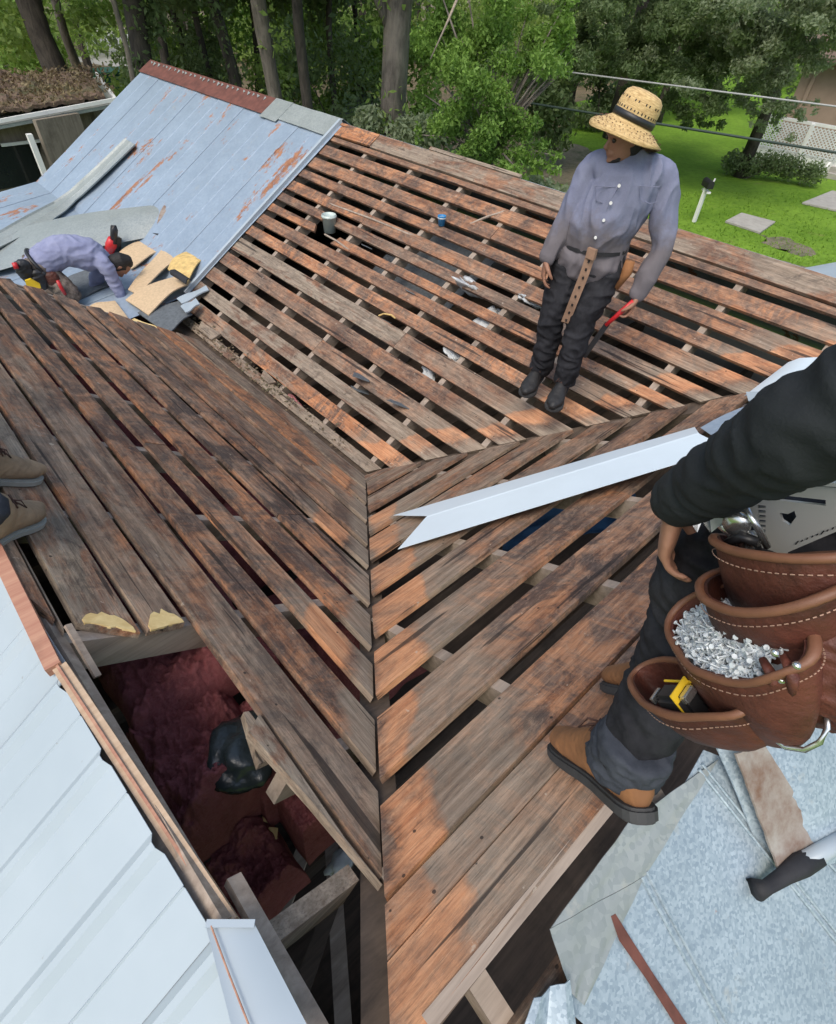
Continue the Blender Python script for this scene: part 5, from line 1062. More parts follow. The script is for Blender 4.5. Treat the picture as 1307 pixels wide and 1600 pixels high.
def fuse(m, name, mat, parent, voxel=.008, smooth=3, wrinkle=0, wsc=9, seed=0, fold=None):
    """joins overlapping closed tubes into one continuous skin"""
    me = bpy.data.meshes.new(name); me.from_pydata(m.v, [], m.f); me.update()
    bm = bmesh.new(); bm.from_mesh(me); bmesh.ops.recalc_face_normals(bm, faces=bm.faces); bm.to_mesh(me); bm.free()
    o = bpy.data.objects.new(name, me); COL.objects.link(o)
    r = o.modifiers.new('r', 'REMESH'); r.mode = 'VOXEL'; r.voxel_size = voxel; r.use_smooth_shade = True
    if smooth: s = o.modifiers.new('s', 'SMOOTH'); s.iterations = smooth; s.factor = .5
    dg = bpy.context.evaluated_depsgraph_get(); dg.update(); m2 = bpy.data.meshes.new_from_object(o.evaluated_get(dg)); bpy.data.objects.remove(o); bpy.data.meshes.remove(me)
    if wrinkle:
        N = len(m2.vertices); co = np.empty(N*3); m2.vertices.foreach_get('co', co); no = np.empty(N*3); m2.vertex_normals.foreach_get('vector', no); co = co.reshape(-1, 3); no = no.reshape(-1, 3)
        d = np.empty(N); S = Vector((seed*3.3, 0, 0)); f = fold or (1, 1, 1.7)
        for i in range(N):
            p = Vector((co[i, 0]*f[0], co[i, 1]*f[1], co[i, 2]*f[2]))*wsc+S; w_ = Vector((noise.noise(p*.5), noise.noise(p*.5+Vector((7, 0, 0))), 0))*1.4
            d[i] = 1-2.2*abs(noise.noise(p+w_)) + .45*noise.noise(p*2.3)
        co += no*(d*wrinkle)[:, None]; m2.vertices.foreach_set('co', co.ravel()); m2.update()
    m2.name = name; m2.materials.clear(); m2.materials.append(M[mat] if isinstance(mat, str) else mat); m2.polygons.foreach_set('use_smooth', [True]*len(m2.polygons))
    o = put(name, m2, None, parent)
    if parent: o.matrix_local = parent_inv(parent)
    return o
def hand(m, wrist, fwd, palmn, side_thumb, s=1, curl=.35, spread=.12, grip=False, wr=.026):
    """palm, four fingers, thumb; fwd towards the fingertips, palmn out of the palm, side_thumb towards the thumb"""
    W = Vector(wrist); f = Vector(fwd).normalized(); pn = Vector(palmn); pn = (pn-f*pn.dot(f)).normalized(); t = f.cross(pn); t = t if t.dot(Vector(side_thumb)) > 0 else -t
    limb(m, [W-f*.03*s, W+f*.03*s, W+f*.065*s, W+f*.095*s], [(wr, wr*.75), (.036*s, .017*s), (.042*s, .015*s), (.040*s, .012*s)], t, 14, 3)
    L = [.072, .080, .074, .058]
    for i in range(4):
        off = (.030-.020*i)*s; b = W+f*(.088-.003*abs(i-1))*s+t*off; r = (.0092-.0006*i)*s
        c = curl*(1+.12*i); d = f+t*spread*(1.2-i)*.5; d.normalize(); p = [b-f*.02*s, b]; a = 0; q = b
        for seg, kk in ((.45, .55), (.32, 1.0), (.25, .8)):
            a += c*kk; dd = (d*math.cos(a)+pn*math.sin(a)).normalized(); q = q+dd*L[i]*seg*s; p.append(q)
        tube_rings(m, *smoothpath(p, [r, r, r*.95, r*.88, r*.75], 3), t, 10)
    b = W+f*.025*s+t*.025*s; d1 = (t*.75+f*.75+pn*.35).normalized(); d2 = (t*.30+f*.9+pn*(.35+.5*curl)).normalized(); d3 = (f*.9+pn*(.45+.6*curl)-t*.1).normalized()
    tube_rings(m, *smoothpath([b-d1*.01*s, b+d1*.035*s, b+d1*.035*s+d2*.03*s, b+d1*.035*s+d2*.03*s+d3*.026*s], [.016*s, .013*s, .0105*s, .008*s], 3), t, 10)
def head(m, C, fwd, up, s=1):
    """skull with brow, nose, lips, chin and ears; C is the middle of the head"""
    C = Vector(C); f = Vector(fwd).normalized(); u = Vector(up); u = (u-f*u.dot(f)).normalized(); r = f.cross(u)
    def P(a, b, c): return C+(r*a+f*b+u*c)*s
    prof = [(-.105, -.005, .045, .05), (-.085, .012, .058, .072), (-.05, .005, .066, .085), (-.01, -.003, .073, .095), (.03, -.008, .076, .1), (.07, -.010, .070, .09), (.1, -.012, .05, .065), (.117, -.012, .025, .03)]
    tube_rings(m, [P(0, b, a) for a, b, _, _ in prof], [(x*s, y*s) for _, _, x, y in prof], r, 20)
    tube_rings(m, [P(0, .085, .012), P(0, .098, -.012), P(0, .110, -.03), P(0, .098, -.038)], [.008*s, .010*s, .014*s, .012*s], r, 10)
    tube_rings(m, [P(-.045, .082, .024), P(0, .092, .026), P(.045, .082, .024)], [.008*s, .010*s, .008*s], u, 8)
    for sg in (-1, 1):
        tube_rings(m, [P(sg*.076, -.005, -.03), P(sg*.083, -.012, 0), P(sg*.078, -.010, .025)], [(.006*s, .010*s), (.007*s, .017*s), (.006*s, .013*s)], r, 8)
    tube_rings(m, [P(-.024, .086, -.058), P(0, .096, -.056), P(.024, .086, -.058)], [.006*s, .0075*s, .006*s], u, 8)
    tube_rings(m, [P(-.02, .086, -.068), P(0, .094, -.069), P(.02, .086, -.068)], [.0055*s, .007*s, .0055*s], u, 8)
    tube_rings(m, [P(-.015, .070, -.095), P(0, .084, -.097), P(.015, .070, -.095)], [.014*s, .017*s, .014*s], u, 8)
    return P
def eyes(par, P, s=1):
    me = MB()
    for sg in (-1, 1):
        c = P(sg*.032, .082, .004); o = lathe([(.001, -.011*s), (.007*s, -.008*s), (.011*s, 0), (.007*s, .008*s), (.001, .011*s)], 10, c).obj('eye', M['eye'], par, True)
M['eye'] = simple('dark_eye', (.03, .02, .015), .2, 0, .1, 5, 0)
def sorted_path(a, b, n): return [lerp(Vector(a), Vector(b), i/(n-1)) for i in range(n)]
def boot(par, heel, toe, up, wid=.1, mat='boot', sole='sole', shaft=.10, lab=None, laces=True, lean=None, toecap=None):
    H = Vector(heel); T = Vector(toe); f = (T-H); L = f.length; f.normalize(); u = Vector(up); u = (u-f*u.dot(f)).normalized(); r = f.cross(u); w_ = wid/2
    def P(a, b, c): return H+f*a*L+r*b*w_+u*c
    # sole outline
    ol = [(0, .0), (.005, .30), (.02, .50), (.05, .64), (.10, .71), (.25, .70), (.38, .67), (.50, .74), (.62, .90), (.72, .98), (.80, .99), (.88, .88), (.94, .68), (.98, .40), (1.0, 0)]
    out = [P(a, b, 0) for a, b in ol]+[P(a, -b*1.0, 0) for a, b in ol[-2:0:-1]]
    g = thing_child(par, 'boot', H)
    if lab: g['label'] = lab
    so_ = MB().prism(out, u*.026).obj('sole', M[sole], g); bm = bmesh.new(); bm.from_mesh(so_.data); bmesh.ops.bevel(bm, geom=[e_ for e_ in bm.edges if len(e_.link_faces) == 2 and e_.calc_face_angle() > 1.2], offset=.005, segments=2, affect='EDGES'); bm.to_mesh(so_.data); bm.free()
    m = MB(); st = [(.06, .60, .085), (.18, .68, .10), (.33, .68, .105), (.46, .68, .095), (.6, .84, .078), (.74, .92, .062), (.86, .80, .054), (.95, .45, .045)]
    for a, b, h in [(.5, 0, 0)]:
        pass
    rings = []
    tube_rings(m, [P(a, 0, .022+h*.42) for a, b, h in st], [(b*w_, h*.52) for a, b, h in st], r, 18)
    zz = Vector((0, 0, 1)); q0 = P(.23, 0, .085)
    limb(m, [P(.26, 0, .05), q0, q0+zz*shaft*.5, q0+zz*shaft], [(.62*w_, .055), (.72*w_, .056), (.74*w_, .052), (.78*w_, .055)], r, 18)
    fuse(m, 'upper', mat, g, .0045 if laces else .007, 2, .0012, 30)
    if laces:
        m = MB()
        for k in range(5):
            t = .36+.075*k; z = .128-.016*k
            m.tube([P(t, .36, z-.012), P(t+.01, 0, z+.006), P(t+.035, -.36, z-.018)], .0028, 6); m.tube([P(t, -.36, z-.012), P(t+.01, 0, z+.008), P(t+.035, .36, z-.018)], .0028, 6)
        for sg in (-1, 1): m.tube([P(.38, 0, .130), P(.42, sg*.35, .134), P(.46, sg*.62, .112), P(.44, sg*.3, .118), P(.38, 0, .128)], .0026, 6)
        m.obj('lace', M['lace'], g, True)
    return g
def thing_child(par, name, loc):
    o = bpy.data.objects.new(name, None); COL.objects.link(o); o.parent = par; o.location = Vector(loc)-Vector(par.location); o.empty_display_size = .05; return o
# ---- the standing man in the straw hat
F0 = Vector((.99, -.73, .60)); fw = Vector((CAM.x-F0.x, CAM.y-F0.y, 0)).normalized(); lt = Vector((-fw.y, fw.x, 0))     # lt: towards picture right
def mp(px, py, d=0): return pv(px, py, F0+fw*d, fw)
man = thing('person', 'man in straw hat and blue-grey work shirt standing on the boards, looking to his right', 'person', F0)
aR = mp(846, 574, .02); aL = mp(884, 592, .14)
kR, kL = mp(866, 488, .07), mp(905, 515, .13); hR, hL = mp(893, 408, 0), mp(948, 418, .0)
pelv = mp(925, 395, 0); waist = mp(938, 352, .03); chest = mp(975, 285, .03); neckb = mp(986, 252, .01); shR = mp(928, 262, .0); shL = mp(1040, 282, .0)
elR = mp(886, 345, .04); wrR = mp(855, 404, .08); elL = mp(1034, 385, .05); wrL = mp(996, 462, .10)
hC = mp(978, 210, .07); hf = (-lt*.85+fw*.55+Vector((0, 0, -.25))).normalized(); hu = (Vector((0, 0, 1))+lt*.12+hf*.3).normalized()
b = MB(); Pm = head(b, hC, hf, hu, .90)
limb(b, [neckb-Vector((0, 0, .10))+fw*.01, neckb-Vector((0, 0, .03)), lerp(neckb, hC, .5), hC], [(.075, .07), .060, .053, .05], lt)
limb(b, [pelv, waist, chest, neckb], [(.14, .10), (.135, .095), (.15, .10), (.07, .06)], lt)
for s_, e_, w_, sg in ((shR, elR, wrR, -1), (shL, elL, wrL, 1)):
    limb(b, [chest+lt*sg*.08, s_, e_, lerp(e_, w_, .3), w_], [.06, .048, .04, .038, .025], fw)
for h_, k_, a_ in ((hR, kR, aR), (hL, kL, aL)): limb(b, [pelv, h_, k_, lerp(k_, a_, .3), a_], [.08, .078, .052, .05, .035], lt)
hand(b, wrR, (mp(849, 434, .1)-wrR), -fw*.2+lt, fw, .98, .45)
hand(b, wrL, (mp(982, 492, .12)-wrL), -lt, fw, .98, .85)
fuse(b, 'body', 'skin', man, .006, 2)
eyes(man, Pm)
m = MB(); tube_rings(m, [Pm(0, -.030, -.05), Pm(0, -.026, -.03), Pm(0, -.024, -.015)], [(.066, .068), (.069, .074), (.06, .06)], Vector(Pm(1, 0, 0))-Vector(Pm(0, 0, 0)), 18)
fuse(m, 'hair', 'hair', man, .006, 2)
m = MB(); tube_rings(m, [Pm(-.05, .052, -.088), Pm(0, .086, -.108), Pm(.05, .052, -.088)], [(.008, .010), (.009, .013), (.008, .010)], hf, 10); fuse(m, 'beard', 'hair', man, .005, 2)
# trousers
m = MB(); limb(m, [pelv+Vector((0, 0, .05)), pelv-Vector((0, 0, .06))], [(.158, .112), (.165, .118)], lt)
for h_, k_, a_, sg in ((hR, kR, aR, -1), (hL, kL, aL, 1)): limb(m, [pelv+lt*sg*.05, h_, lerp(h_, k_, .5), k_, lerp(k_, a_, .35), lerp(k_, a_, .8), a_+Vector((0, 0, .01))], [.09, (.098, .10), (.088, .09), (.072, .077), (.070, .074), (.064, .066), (.068, .070)], lt)
fuse(m, 'trousers', 'jeans_black', man, .007, 2, .011, 10, 1, fold=(1, 1, 1.5))
# shirt with untucked tail
m = MB(); limb(m, [pelv-Vector((0, 0, .03))+lt*-.01, pelv+Vector((0, 0, .05)), waist, chest-Vector((0, 0, .04)), chest+Vector((0, 0, .06)), neckb-Vector((0, 0, .10))-fw*.015], [(.192, .142), (.174, .132), (.172, .126), (.172, .118), (.145, .10), (.09, .08)], lt, 20)
for s_, e_, w_, sg in ((shR, elR, wrR, -1), (shL, elL, wrL, 1)):
    limb(m, [chest+lt*sg*.09+Vector((0, 0, .05)), s_+lt*sg*-.01, lerp(s_, e_, .5), e_, lerp(e_, w_, .5), w_-(w_-e_).normalized()*.015], [.08, .068, .060, .052, .047, .042], fw)
    m2 = w_
sh = fuse(m, 'shirt', 'shirt', man, .006, 2, .012, 13, 5, fold=(1, 1, .4))
MB_c = MB()
for s_ in (-1, 1):
    MB_c.prism([neckb+lt*s_*.008+fw*.085-Vector((0, 0, .05)), neckb+lt*s_*.06+fw*.085-Vector((0, 0, .045)), neckb+lt*s_*.075+fw*.04+Vector((0, 0, .02)), neckb+lt*s_*.05+fw*.055+Vector((0, 0, .025))], fw*.006)
MB_c.obj('collar', M['shirt'], man)
def front(px, py, r0=.15): return mp(px, py, r0)
for px, py in ((968, 290), (955, 317), (944, 344), (931, 371)):
    c = front(px, py, .168); lathe([(.001, -.003), (.0075, -.003), (.0075, .003), (.001, .003)], 10, (0, 0, 0)).obj('button', M['whitepaint'], man).matrix_local = parent_inv(man) @ (Matrix.Translation(c) @ fw.to_track_quat('Z', 'Y').to_matrix().to_4x4())
MB().tube([front(981, 262, .128), front(966, 292, .146), front(952, 318, .150), front(942, 345, .150), front(926, 380, .145)], .0032, 6).obj('placket_seam', M['shirt'], man, True)
for x0 in (930, 1000):
    MB().tube([front(x0+a, 290+b, .142) for a, b in ((0, 0), (2, 22), (16, 28), (30, 24), (32, 2), (0, 0))], .002, 5).obj('pocket_seam', M['shirt'], man)
# belt strap hanging, sheath, tool
m = MB(); pts = [(925, 395, .17), (913, 430, .175), (897, 470, .17), (884, 503, .15)]
vs = [front(*p) for p in pts]
for i in range(3): m.beam(vs[i], vs[i+1]+(vs[i+1]-vs[i])*.03, .048, .005, fw)
belt = thing('tool_belt', 'worn tan leather strap with punched holes hanging from the waist of the standing man', 'belt', vs[0])
m.obj('strap', M['leather_tan'], belt)
m = MB()
for k in range(9):
    t = k/8*2.9; i = min(int(t), 2); c = lerp(vs[i], vs[i+1], t-i)+fw*.004; m.box(c, (.008, .008, .012))
m.obj('punched_hole', M['blackplastic'], belt)
def ring_band(m, C, side, fr, a, b, h, th=.004, t0=0, t1=2*math.pi, n=28, tilt=0):
    vs = []; 
    for k in range(n+1):
        t = t0+(t1-t0)*k/n; p = C+side*a*math.cos(t)+fr*b*math.sin(t); o_ = (side*math.cos(t)+fr*math.sin(t)); vs.append((p, p+Vector((0, 0, h)), p+o_*th, p+o_*th+Vector((0, 0, h))))
    for k in range(n):
        A_, B_ = vs[k], vs[k+1]; m.add([*A_, *B_], [(0, 1, 5, 4), (2, 6, 7, 3), (0, 4, 6, 2), (1, 3, 7, 5)])
m = MB(); ring_band(m, pelv+Vector((0, 0, .035)), lt, fw, .176, .138, .018); m.obj('belt_band', M['felt'], belt)
MB().box(vs[0]+fw*.01+Vector((0, 0, .0)), (.02, .05, .05)).obj('buckle', M['leather_tan'], belt)
q = mp(980, 425, .06); MB().tube([q+Vector((0, 0, .06)), q, q-Vector((0, 0, .09))-lt*.03], [.026, .030, .016], 8).obj('sheath', M['boot'], belt, True)
q = mp(890, 468, .13)
tl = thing('pry_tool', 'tool with bright red grip and dark blade held in the standing man\'s left hand', 'hand tool', mp(985, 480, .14))
MB().tube([mp(990, 470, .14), mp(970, 488, .145), mp(947, 508, .15)], [.012, .014, .011], 10).obj('grip', M['redplastic'], tl, True)
MB().beam(mp(950, 505, .15), mp(912, 558, .14), .03, .006, fw).obj('blade', M['blackplastic'], tl)
boot(man, aR+Vector((0, 0, -.10))-fw*.07, aR+Vector((0, 0, -.115))+fw*.21-lt*.06, (0, 0, 1), .115, 'boot_dark', 'sole', .07)
boot(man, aL+Vector((0, 0, -.10))-fw*.07, aL+Vector((0, 0, -.115))+fw*.22-lt*.04, (0, 0, 1), .115, 'boot_dark', 'sole', .07)
# straw hat
def straw():
    m, n, l, bs = newmat('woven_straw'); tc = n.new('ShaderNodeTexCoord'); v = tc.outputs['Object']
    g = noi(n, l, v, 1, 3, .6, .2, scale=(30, 30, 260)); h = noi(n, l, v, 60, 4, .7)
    c = mix(n, l, ramp(n, l, g, [(.35, 0.), (.65, 1.)]), (.42, .27, .11), (.66, .47, .22)); c = mix(n, l, ramp(n, l, h, [(.52, 0.), (.70, .5)]), c, (.26, .15, .05))
    l.new(c, bs.inputs['Base Color']); bs.inputs['Roughness'].default_value = .75; bump(n, l, bs, mix(n, l, .5, g, h), .6, .003); return m
M['straw'] = straw()
hat = thing('straw_hat', 'wide-brimmed woven straw hat with a dark band on the standing man\'s head', 'hat', Pm(0, 0, .03))
hax = (Vector((0, 0, 1))+lt*.30-fw*.12).normalized(); 
def hatpart(prof, name, mat, n=48, wave=0, droop=None):
    o = lathe(prof, n, (0, 0, 0)).obj(name, M[mat], hat, True)
    for v in o.data.vertices:
        r_ = math.hypot(v.co.x, v.co.y); a = math.atan2(v.co.y, v.co.x)
        if wave and r_ > .11: v.co.z += wave*(r_-.1)*math.sin(2*a+.6)*2.2 + .12*(r_-.1)*math.sin(3*a+1)
    o.matrix_local = hax.to_track_quat('Z', 'Y').to_matrix().to_4x4(); return o
hat.location = mp(988, 190, .06)
hatpart([(.180, -.056), (.158, -.044), (.130, -.024), (.105, -.006), (.098, .0), (.099, .03), (.097, .07), (.088, .098), (.070, .113), (.040, .119), (.0, .121), (.0, .117), (.066, .109), (.084, .094), (.093, .07), (.094, 0), (.100, -.010), (.130, -.030), (.158, -.050), (.178, -.062), (.180, -.056)], 'hat_body', 'straw', 56, .1)
hatpart([(.0995, .002), (.1025, .002), (.1030, .030), (.1005, .030)], 'hat_band', 'blackplastic', 48)
m = MB()
for row, z, r_ in ((0, .040, .0985), (1, .075, .0955)):
    for k in range(34):
        a = 2*math.pi*k/34
        if row and k % 3 == 0: continue
        m.box(Vector((r_*math.cos(a), r_*math.sin(a), z)), (.003, .005, .009), Matrix.Rotation(a, 3, 'Z'))
o = m.obj('vent_hole', M['blackplastic'], hat); o.matrix_local = hax.to_track_quat('Z', 'Y').to_matrix().to_4x4()
m = MB()
for k in range(130):
    a = 2*math.pi*k/43.3; r_ = .120+.020*(k//44)+.006*(k % 2); zz = -.018-(r_-.125)*.58 + .1*(r_-.1)*math.sin(2*a+.6)*2.2+.12*(r_-.1)*math.sin(3*a+1)
    m.box(Vector((r_*math.cos(a), r_*math.sin(a), zz+.0015)), (.007, .003, .002), Matrix.Rotation(a, 3, 'Z'))
o = m.obj('weave_gap', M['leather'], hat); o.matrix_local = hax.to_track_quat('Z', 'Y').to_matrix().to_4x4()
# ---- the crouching man beyond the gable
W0 = Vector((-.3, 3.9, .1)); fw2 = Vector((CAM.x-W0.x, CAM.y-W0.y, 0)).normalized(); lt2 = Vector((-fw2.y, fw2.x, 0))
def wp(px, py, d=0): return pv(px, py, W0+fw2*d, fw2)
w2 = thing('person', 'crouching man in lavender shirt bent double, reaching down to the boards at the left', 'person', Vector((-.6, 4.0, .1)))
hip = wp(58, 418, 0); mid = wp(95, 392, 0); chs = wp(140, 398, 0); nb_ = wp(168, 408, .02); hd = wp(186, 415, .05)
s1, e1_, w1_ = wp(162, 412, .14), wp(192, 464, .17), wp(218, 490, .14)
s2, e2_, w2_ = wp(158, 402, -.16), wp(150, 445, -.20), wp(158, 475, -.18)
k1, f1_ = wp(112, 462, .16), wp(70, 478, .05); k2, f2_ = wp(105, 455, -.2), wp(50, 470, -.2)
b = MB(); hf2 = (wp(205, 450)-wp(186, 415)).normalized(); hu2 = (wp(205, 400)-wp(180, 410)).normalized()
Ph = head(b, hd, hf2, hu2, .95)
limb(b, [nb_, hd], [.058, .055], fw2); limb(b, [hip, mid, chs, nb_], [(.11, .13), (.10, .12), (.11, .14), (.06, .06)], fw2)
for a_, c_, d_ in ((s1, e1_, w1_), (s2, e2_, w2_)): limb(b, [chs, a_, c_, d_], [.07, .05, .04, .027], fw2)
for a_, c_ in ((k1, f1_), (k2, f2_)): limb(b, [hip, a_, c_], [.09, .06, .04], fw2)
hand(b, w1_, (wp(234, 510)-w1_), Vector((0, 0, -1)), -lt2, .95, .5); hand(b, w2_, Vector((.3, 0, -1)), -lt2, fw2, .95, .4)
fuse(b, 'body', 'skin', w2, .008, 2)
m = MB(); r2 = hf2.cross(hu2); tube_rings(m, [Ph(0, -.032, -.03), Ph(0, -.024, .05), Ph(0, -.016, .1)], [(.080, .090), (.081, .098), (.055, .07)], r2, 18); fuse(m, 'hair', 'hair', w2, .007, 2)
m = MB(); limb(m, [hip+Vector((0, 0, .0)), mid, chs, nb_+(hip-nb_).normalized()*.03], [(.145, .14), (.16, .135), (.175, .15), (.08, .08)], fw2, 20)
limb(m, [chs, s1, lerp(s1, e1_, .5), e1_, w1_], [.10, .075, .060, .050, .036], fw2); limb(m, [chs, s2, lerp(s2, e2_, .5), e2_, w2_], [.10, .085, .072, .06, .043], fw2)
fuse(m, 'shirt', 'shirt2', w2, .008, 3, .008, 9, 9)
m = MB(); limb(m, [hip+(hip-mid).normalized()*.05, hip, lerp(hip, mid, .25)], [(.14, .12), (.165, .14), (.15, .13)], fw2)
for a_, c_ in ((k1, f1_), (k2, f2_)): limb(m, [hip, lerp(hip, a_, .5)+Vector((0, 0, .02)), a_, lerp(a_, c_, .5), c_], [.12, .105, .085, .07, .06], fw2)
fuse(m, 'trousers', 'camo', w2, .009, 3, .008, 9, 4)
for c_ in (f1_, f2_): boot(w2, c_-lt2*.03-Vector((0, 0, .06)), c_-lt2*.30-Vector((0, 0, .07)), (0, 0, 1), .10, 'boot_dark', 'sole', .04, None, False)
belt = thing('tool_belt', 'dark tool belt with a yellow tape and red-handled pouch round the crouching man\'s hips', 'tool belt', hip)
for px, py, s_, mt, nm in ((40, 425, .085, 'blackplastic', 'pouch'), (62, 438, .08, 'blackplastic', 'pouch'), (84, 440, .07, 'leather', 'pouch')):
    c = wp(px, py, .16); m = MB(); tube_rings(m, [c+Vector((0, 0, s_*.9)), c, c-Vector((0, 0, s_*.8))], [(s_*.8, s_*.45), (s_*.85, s_*.5), (s_*.55, s_*.35)], lt2, 14); fuse(m, nm, mt, belt, .009, 2, .006, 20)
m = MB(); ring = []; ax = (hip-mid).normalized(); a1 = fw2; a2 = ax.cross(a1)
pts = [lerp(hip, mid, .15)+a1*.17*math.cos(t)+a2*.155*math.sin(t) for t in np.linspace(0, 2*math.pi, 20)]
m.tube(pts, .018, 6).obj('belt_band', M['blackplastic'], belt, True)
c = wp(52, 444, .23); MB().prism([c+lt2*x+Vector((0, 0, z)) for x, z in ((-.06, -.03), (.05, -.035), (.055, .0), (0, .06), (-.05, .05))], fw2*.03).obj('tape_measure', M['tapeyellow'], belt)
MB().tube([wp(90, 438, .24), wp(96, 450, .25), wp(102, 460, .24)], [.016, .018, .014], 8).obj('red_handle', M['redplastic'], belt, True)
MB().tube([wp(22, 410, .2), wp(26, 420, .22)], [.022, .022], 8).obj('red_knob', M['redplastic'], belt, True)
# ---- the worker at the left edge, only his boots in view
G0 = pix('A', -95, 745); w3 = thing('person', 'person in dusty tan lace-up boots at the left edge, only the boots in view', 'person', G0)
def feet(toe, heel):
    return toe, heel
t1, t2 = pix('A', 63, 748, .0), pix('A', 58, 808, .0); dv = Vector((.35, -.36, 0)).normalized()
d1 = (pix('A', 0, 752)-t1); d1 = d1.normalized(); d2 = (pix('A', -4, 842)-t2).normalized()
hE1 = on3('A', t1.x+d1.x*.27, t1.y+d1.y*.27); hE2 = on3('A', t2.x+d2.x*.27, t2.y+d2.y*.27)
nA = NRM['A'][0].normalized()
boot(w3, hE1, t1, nA, .105, 'boot_grey', 'sole_pale', .04); boot(w3, hE2, t2, nA, .105, 'boot_grey', 'sole_pale', .04)
an = [hE1+nA*.14-d1*.0, hE2+nA*.14-d2*.0]; pe = lerp(an[0], an[1], .5)+Vector((-.22, .62, .74)); ch = pe+Vector((0, 0, .42)); nk = pe+Vector((0, 0, .56)); hd3 = nk+Vector((.0, -.02, .16))
b = MB(); P3 = head(b, hd3, (.3, -1, -.3), (0, 0, 1)); limb(b, [nk, hd3], [.058, .055]); limb(b, [pe, lerp(pe, ch, .5), ch, nk], [(.12, .08), (.11, .08), (.12, .07), (.055, .05)])
m = MB(); sw = MB(); limb(m, [pe+Vector((0, 0, .06)), pe-Vector((0, 0, .06))], [(.155, .11), (.16, .12)]); limb(sw, [pe, lerp(pe, ch, .5), ch, nk], [(.165, .125), (.165, .12), (.18, .12), (.075, .07)])
for a_, sg in ((an[0], 1), (an[1], -1)):
    h_ = pe+Vector((sg*.09, .0, -.06)); k_ = lerp(h_, a_, .5)+Vector((-.05, .14, -.05)); limb(b, [pe, h_, k_, a_], [.07, .065, .045, .035]); limb(m, [pe, h_, k_, a_+nA*.0], [.1, .1, .075, .052])
    s_ = ch+Vector((sg*.19, 0, .04)); e_ = s_+Vector((sg*.05, .0, -.28)); w_ = e_+Vector((0, -.12, -.20)); limb(b, [ch, s_, e_, w_], [.04, .036, .034, .026]); limb(sw, [ch+Vector((0, 0, .04)), s_, e_, w_], [.09, .075, .058, .045]); hand(b, w_, (w_-e_), (-sg, 0, 0), (0, -1, 0), 1, .4)
fuse(b, 'body', 'skin', w3, .008, 2); fuse(m, 'trousers', 'jeans_blue', w3, .009, 3, .006, 9, 3); fuse(sw, 'shirt', 'shirt2', w3, .009, 3, .006, 9, 6)
m = MB(); tube_rings(m, [P3(0, -.012, .02), P3(0, -.016, .06), P3(0, -.014, .1)], [(.083, .104), (.078, .095), (.05, .06)], (1, 0, 0), 18); fuse(m, 'hair', 'hair', w3, .007, 2)
# ---- the near worker on the right
w4 = thing('person', 'near worker at the right edge in charcoal sweatshirt, black jeans and tan suede boots, bending over his tool pouches', 'person', (-1.08, -2.42, 1.33))
w4['label'] = 'near worker at the right edge in charcoal sweatshirt, black jeans and tan suede boots'
def np_(px, py, x): return pv(px, py, (x, 0, 0), (1, 0, 0))
nB = NRM['B'][0].normalized()
toe1, heel1 = pix('B', 868, 1170, .0), pix('B', 1018, 1285, .0); heel1 = Vector((heel1.x, max(heel1.y, -2.53), toe1.z+.12))
toe1 = pix('B', 872, 1172, .005); heel1 = pv(1012, 1292, (0, -2.50, 0), (0, 1, 0)); 
up1 = (heel1-toe1).cross(Vector((0, 0, 1))).cross(heel1-toe1).normalized()
up1 = up1 if up1.z > 0 else -up1
boot(w4, heel1, toe1, up1, .10, 'boot', 'sole', .055, 'near boot, wholly in view')
toe2 = pix('B', 948, 1078, .005); heel2 = toe2+(heel1-toe1)*1.0+Vector((.06, -.02, 0))
boot(w4, heel2, toe2, up1, .10, 'boot', 'sole', .055)
def pdz(px, py, zc): return CAM + ray(px, py)*zc
ank1 = lerp(heel1, toe1, .23)+up1*.06+Vector((0, 0, .045)); ank2 = lerp(heel2, toe2, .23)+up1*.06+Vector((0, 0, .045)); print('ank', ank1, ank2, heel1, toe1, up1)
kn1 = np_(1082, 990, -1.13); th1 = np_(1128, 895, -1.12); hp1 = Vector((-1.11, -2.48, 2.20)); kn2 = Vector((-.92, -2.42, 1.84)); hp2 = Vector((-.92, -2.5, 2.2))
pe4 = Vector((-1.01, -2.52, 2.26)); ch4 = Vector((-1.01, -2.54, 2.62)); nk4 = Vector((-1.01, -2.52, 2.80)); hd4 = Vector((-1.01, -2.47, 2.95))
wr4 = pdz(1060, 782, .735); el4 = pdz(1322, 640, .44); sh4 = Vector((-1.20, -2.56, 2.70))
b = MB(); P4 = head(b, hd4, (0, 1, -.7), (0, .6, 1)); limb(b, [nk4, hd4], [.06, .058]); limb(b, [pe4, lerp(pe4, ch4, .5), ch4, nk4], [(.14, .1), (.13, .1), (.15, .1), (.06, .06)])
limb(b, [ch4-Vector((.06, 0, -.04)), sh4, lerp(sh4, el4, .5), el4, lerp(el4, wr4, .5), wr4], [.05, .036, .032, .030, .030, .027], (1, 0, 0))
sh5 = ch4+Vector((.2, 0, .08)); el5 = sh5+Vector((.06, -.06, -.28)); wr5 = el5+Vector((-.02, -.06, -.24)); limb(b, [ch4+Vector((.08, 0, .04)), sh5, el5, wr5], [.06, .052, .042, .026], (1, 0, 0))
hand(b, wr5, (wr5-el5), (-1, 0, 0), (0, 0, 1), 1, .5)
for h_, k_, a_ in ((hp1, kn1, ank1), (hp2, kn2, ank2)): limb(b, [pe4, h_, lerp(h_, k_, .5)+Vector((0, .02, 0)), k_, a_], [.07, .055, .05, .045, .035])
tip = pdz(1036, 874, .785)
hand(b, wr4, (tip-wr4), Vector((.35, -1, -.1)), Vector((1, .2, -.2)), .84, .45, .08, wr=.027)
fuse(b, 'body', 'skin', w4, .0042, 2)
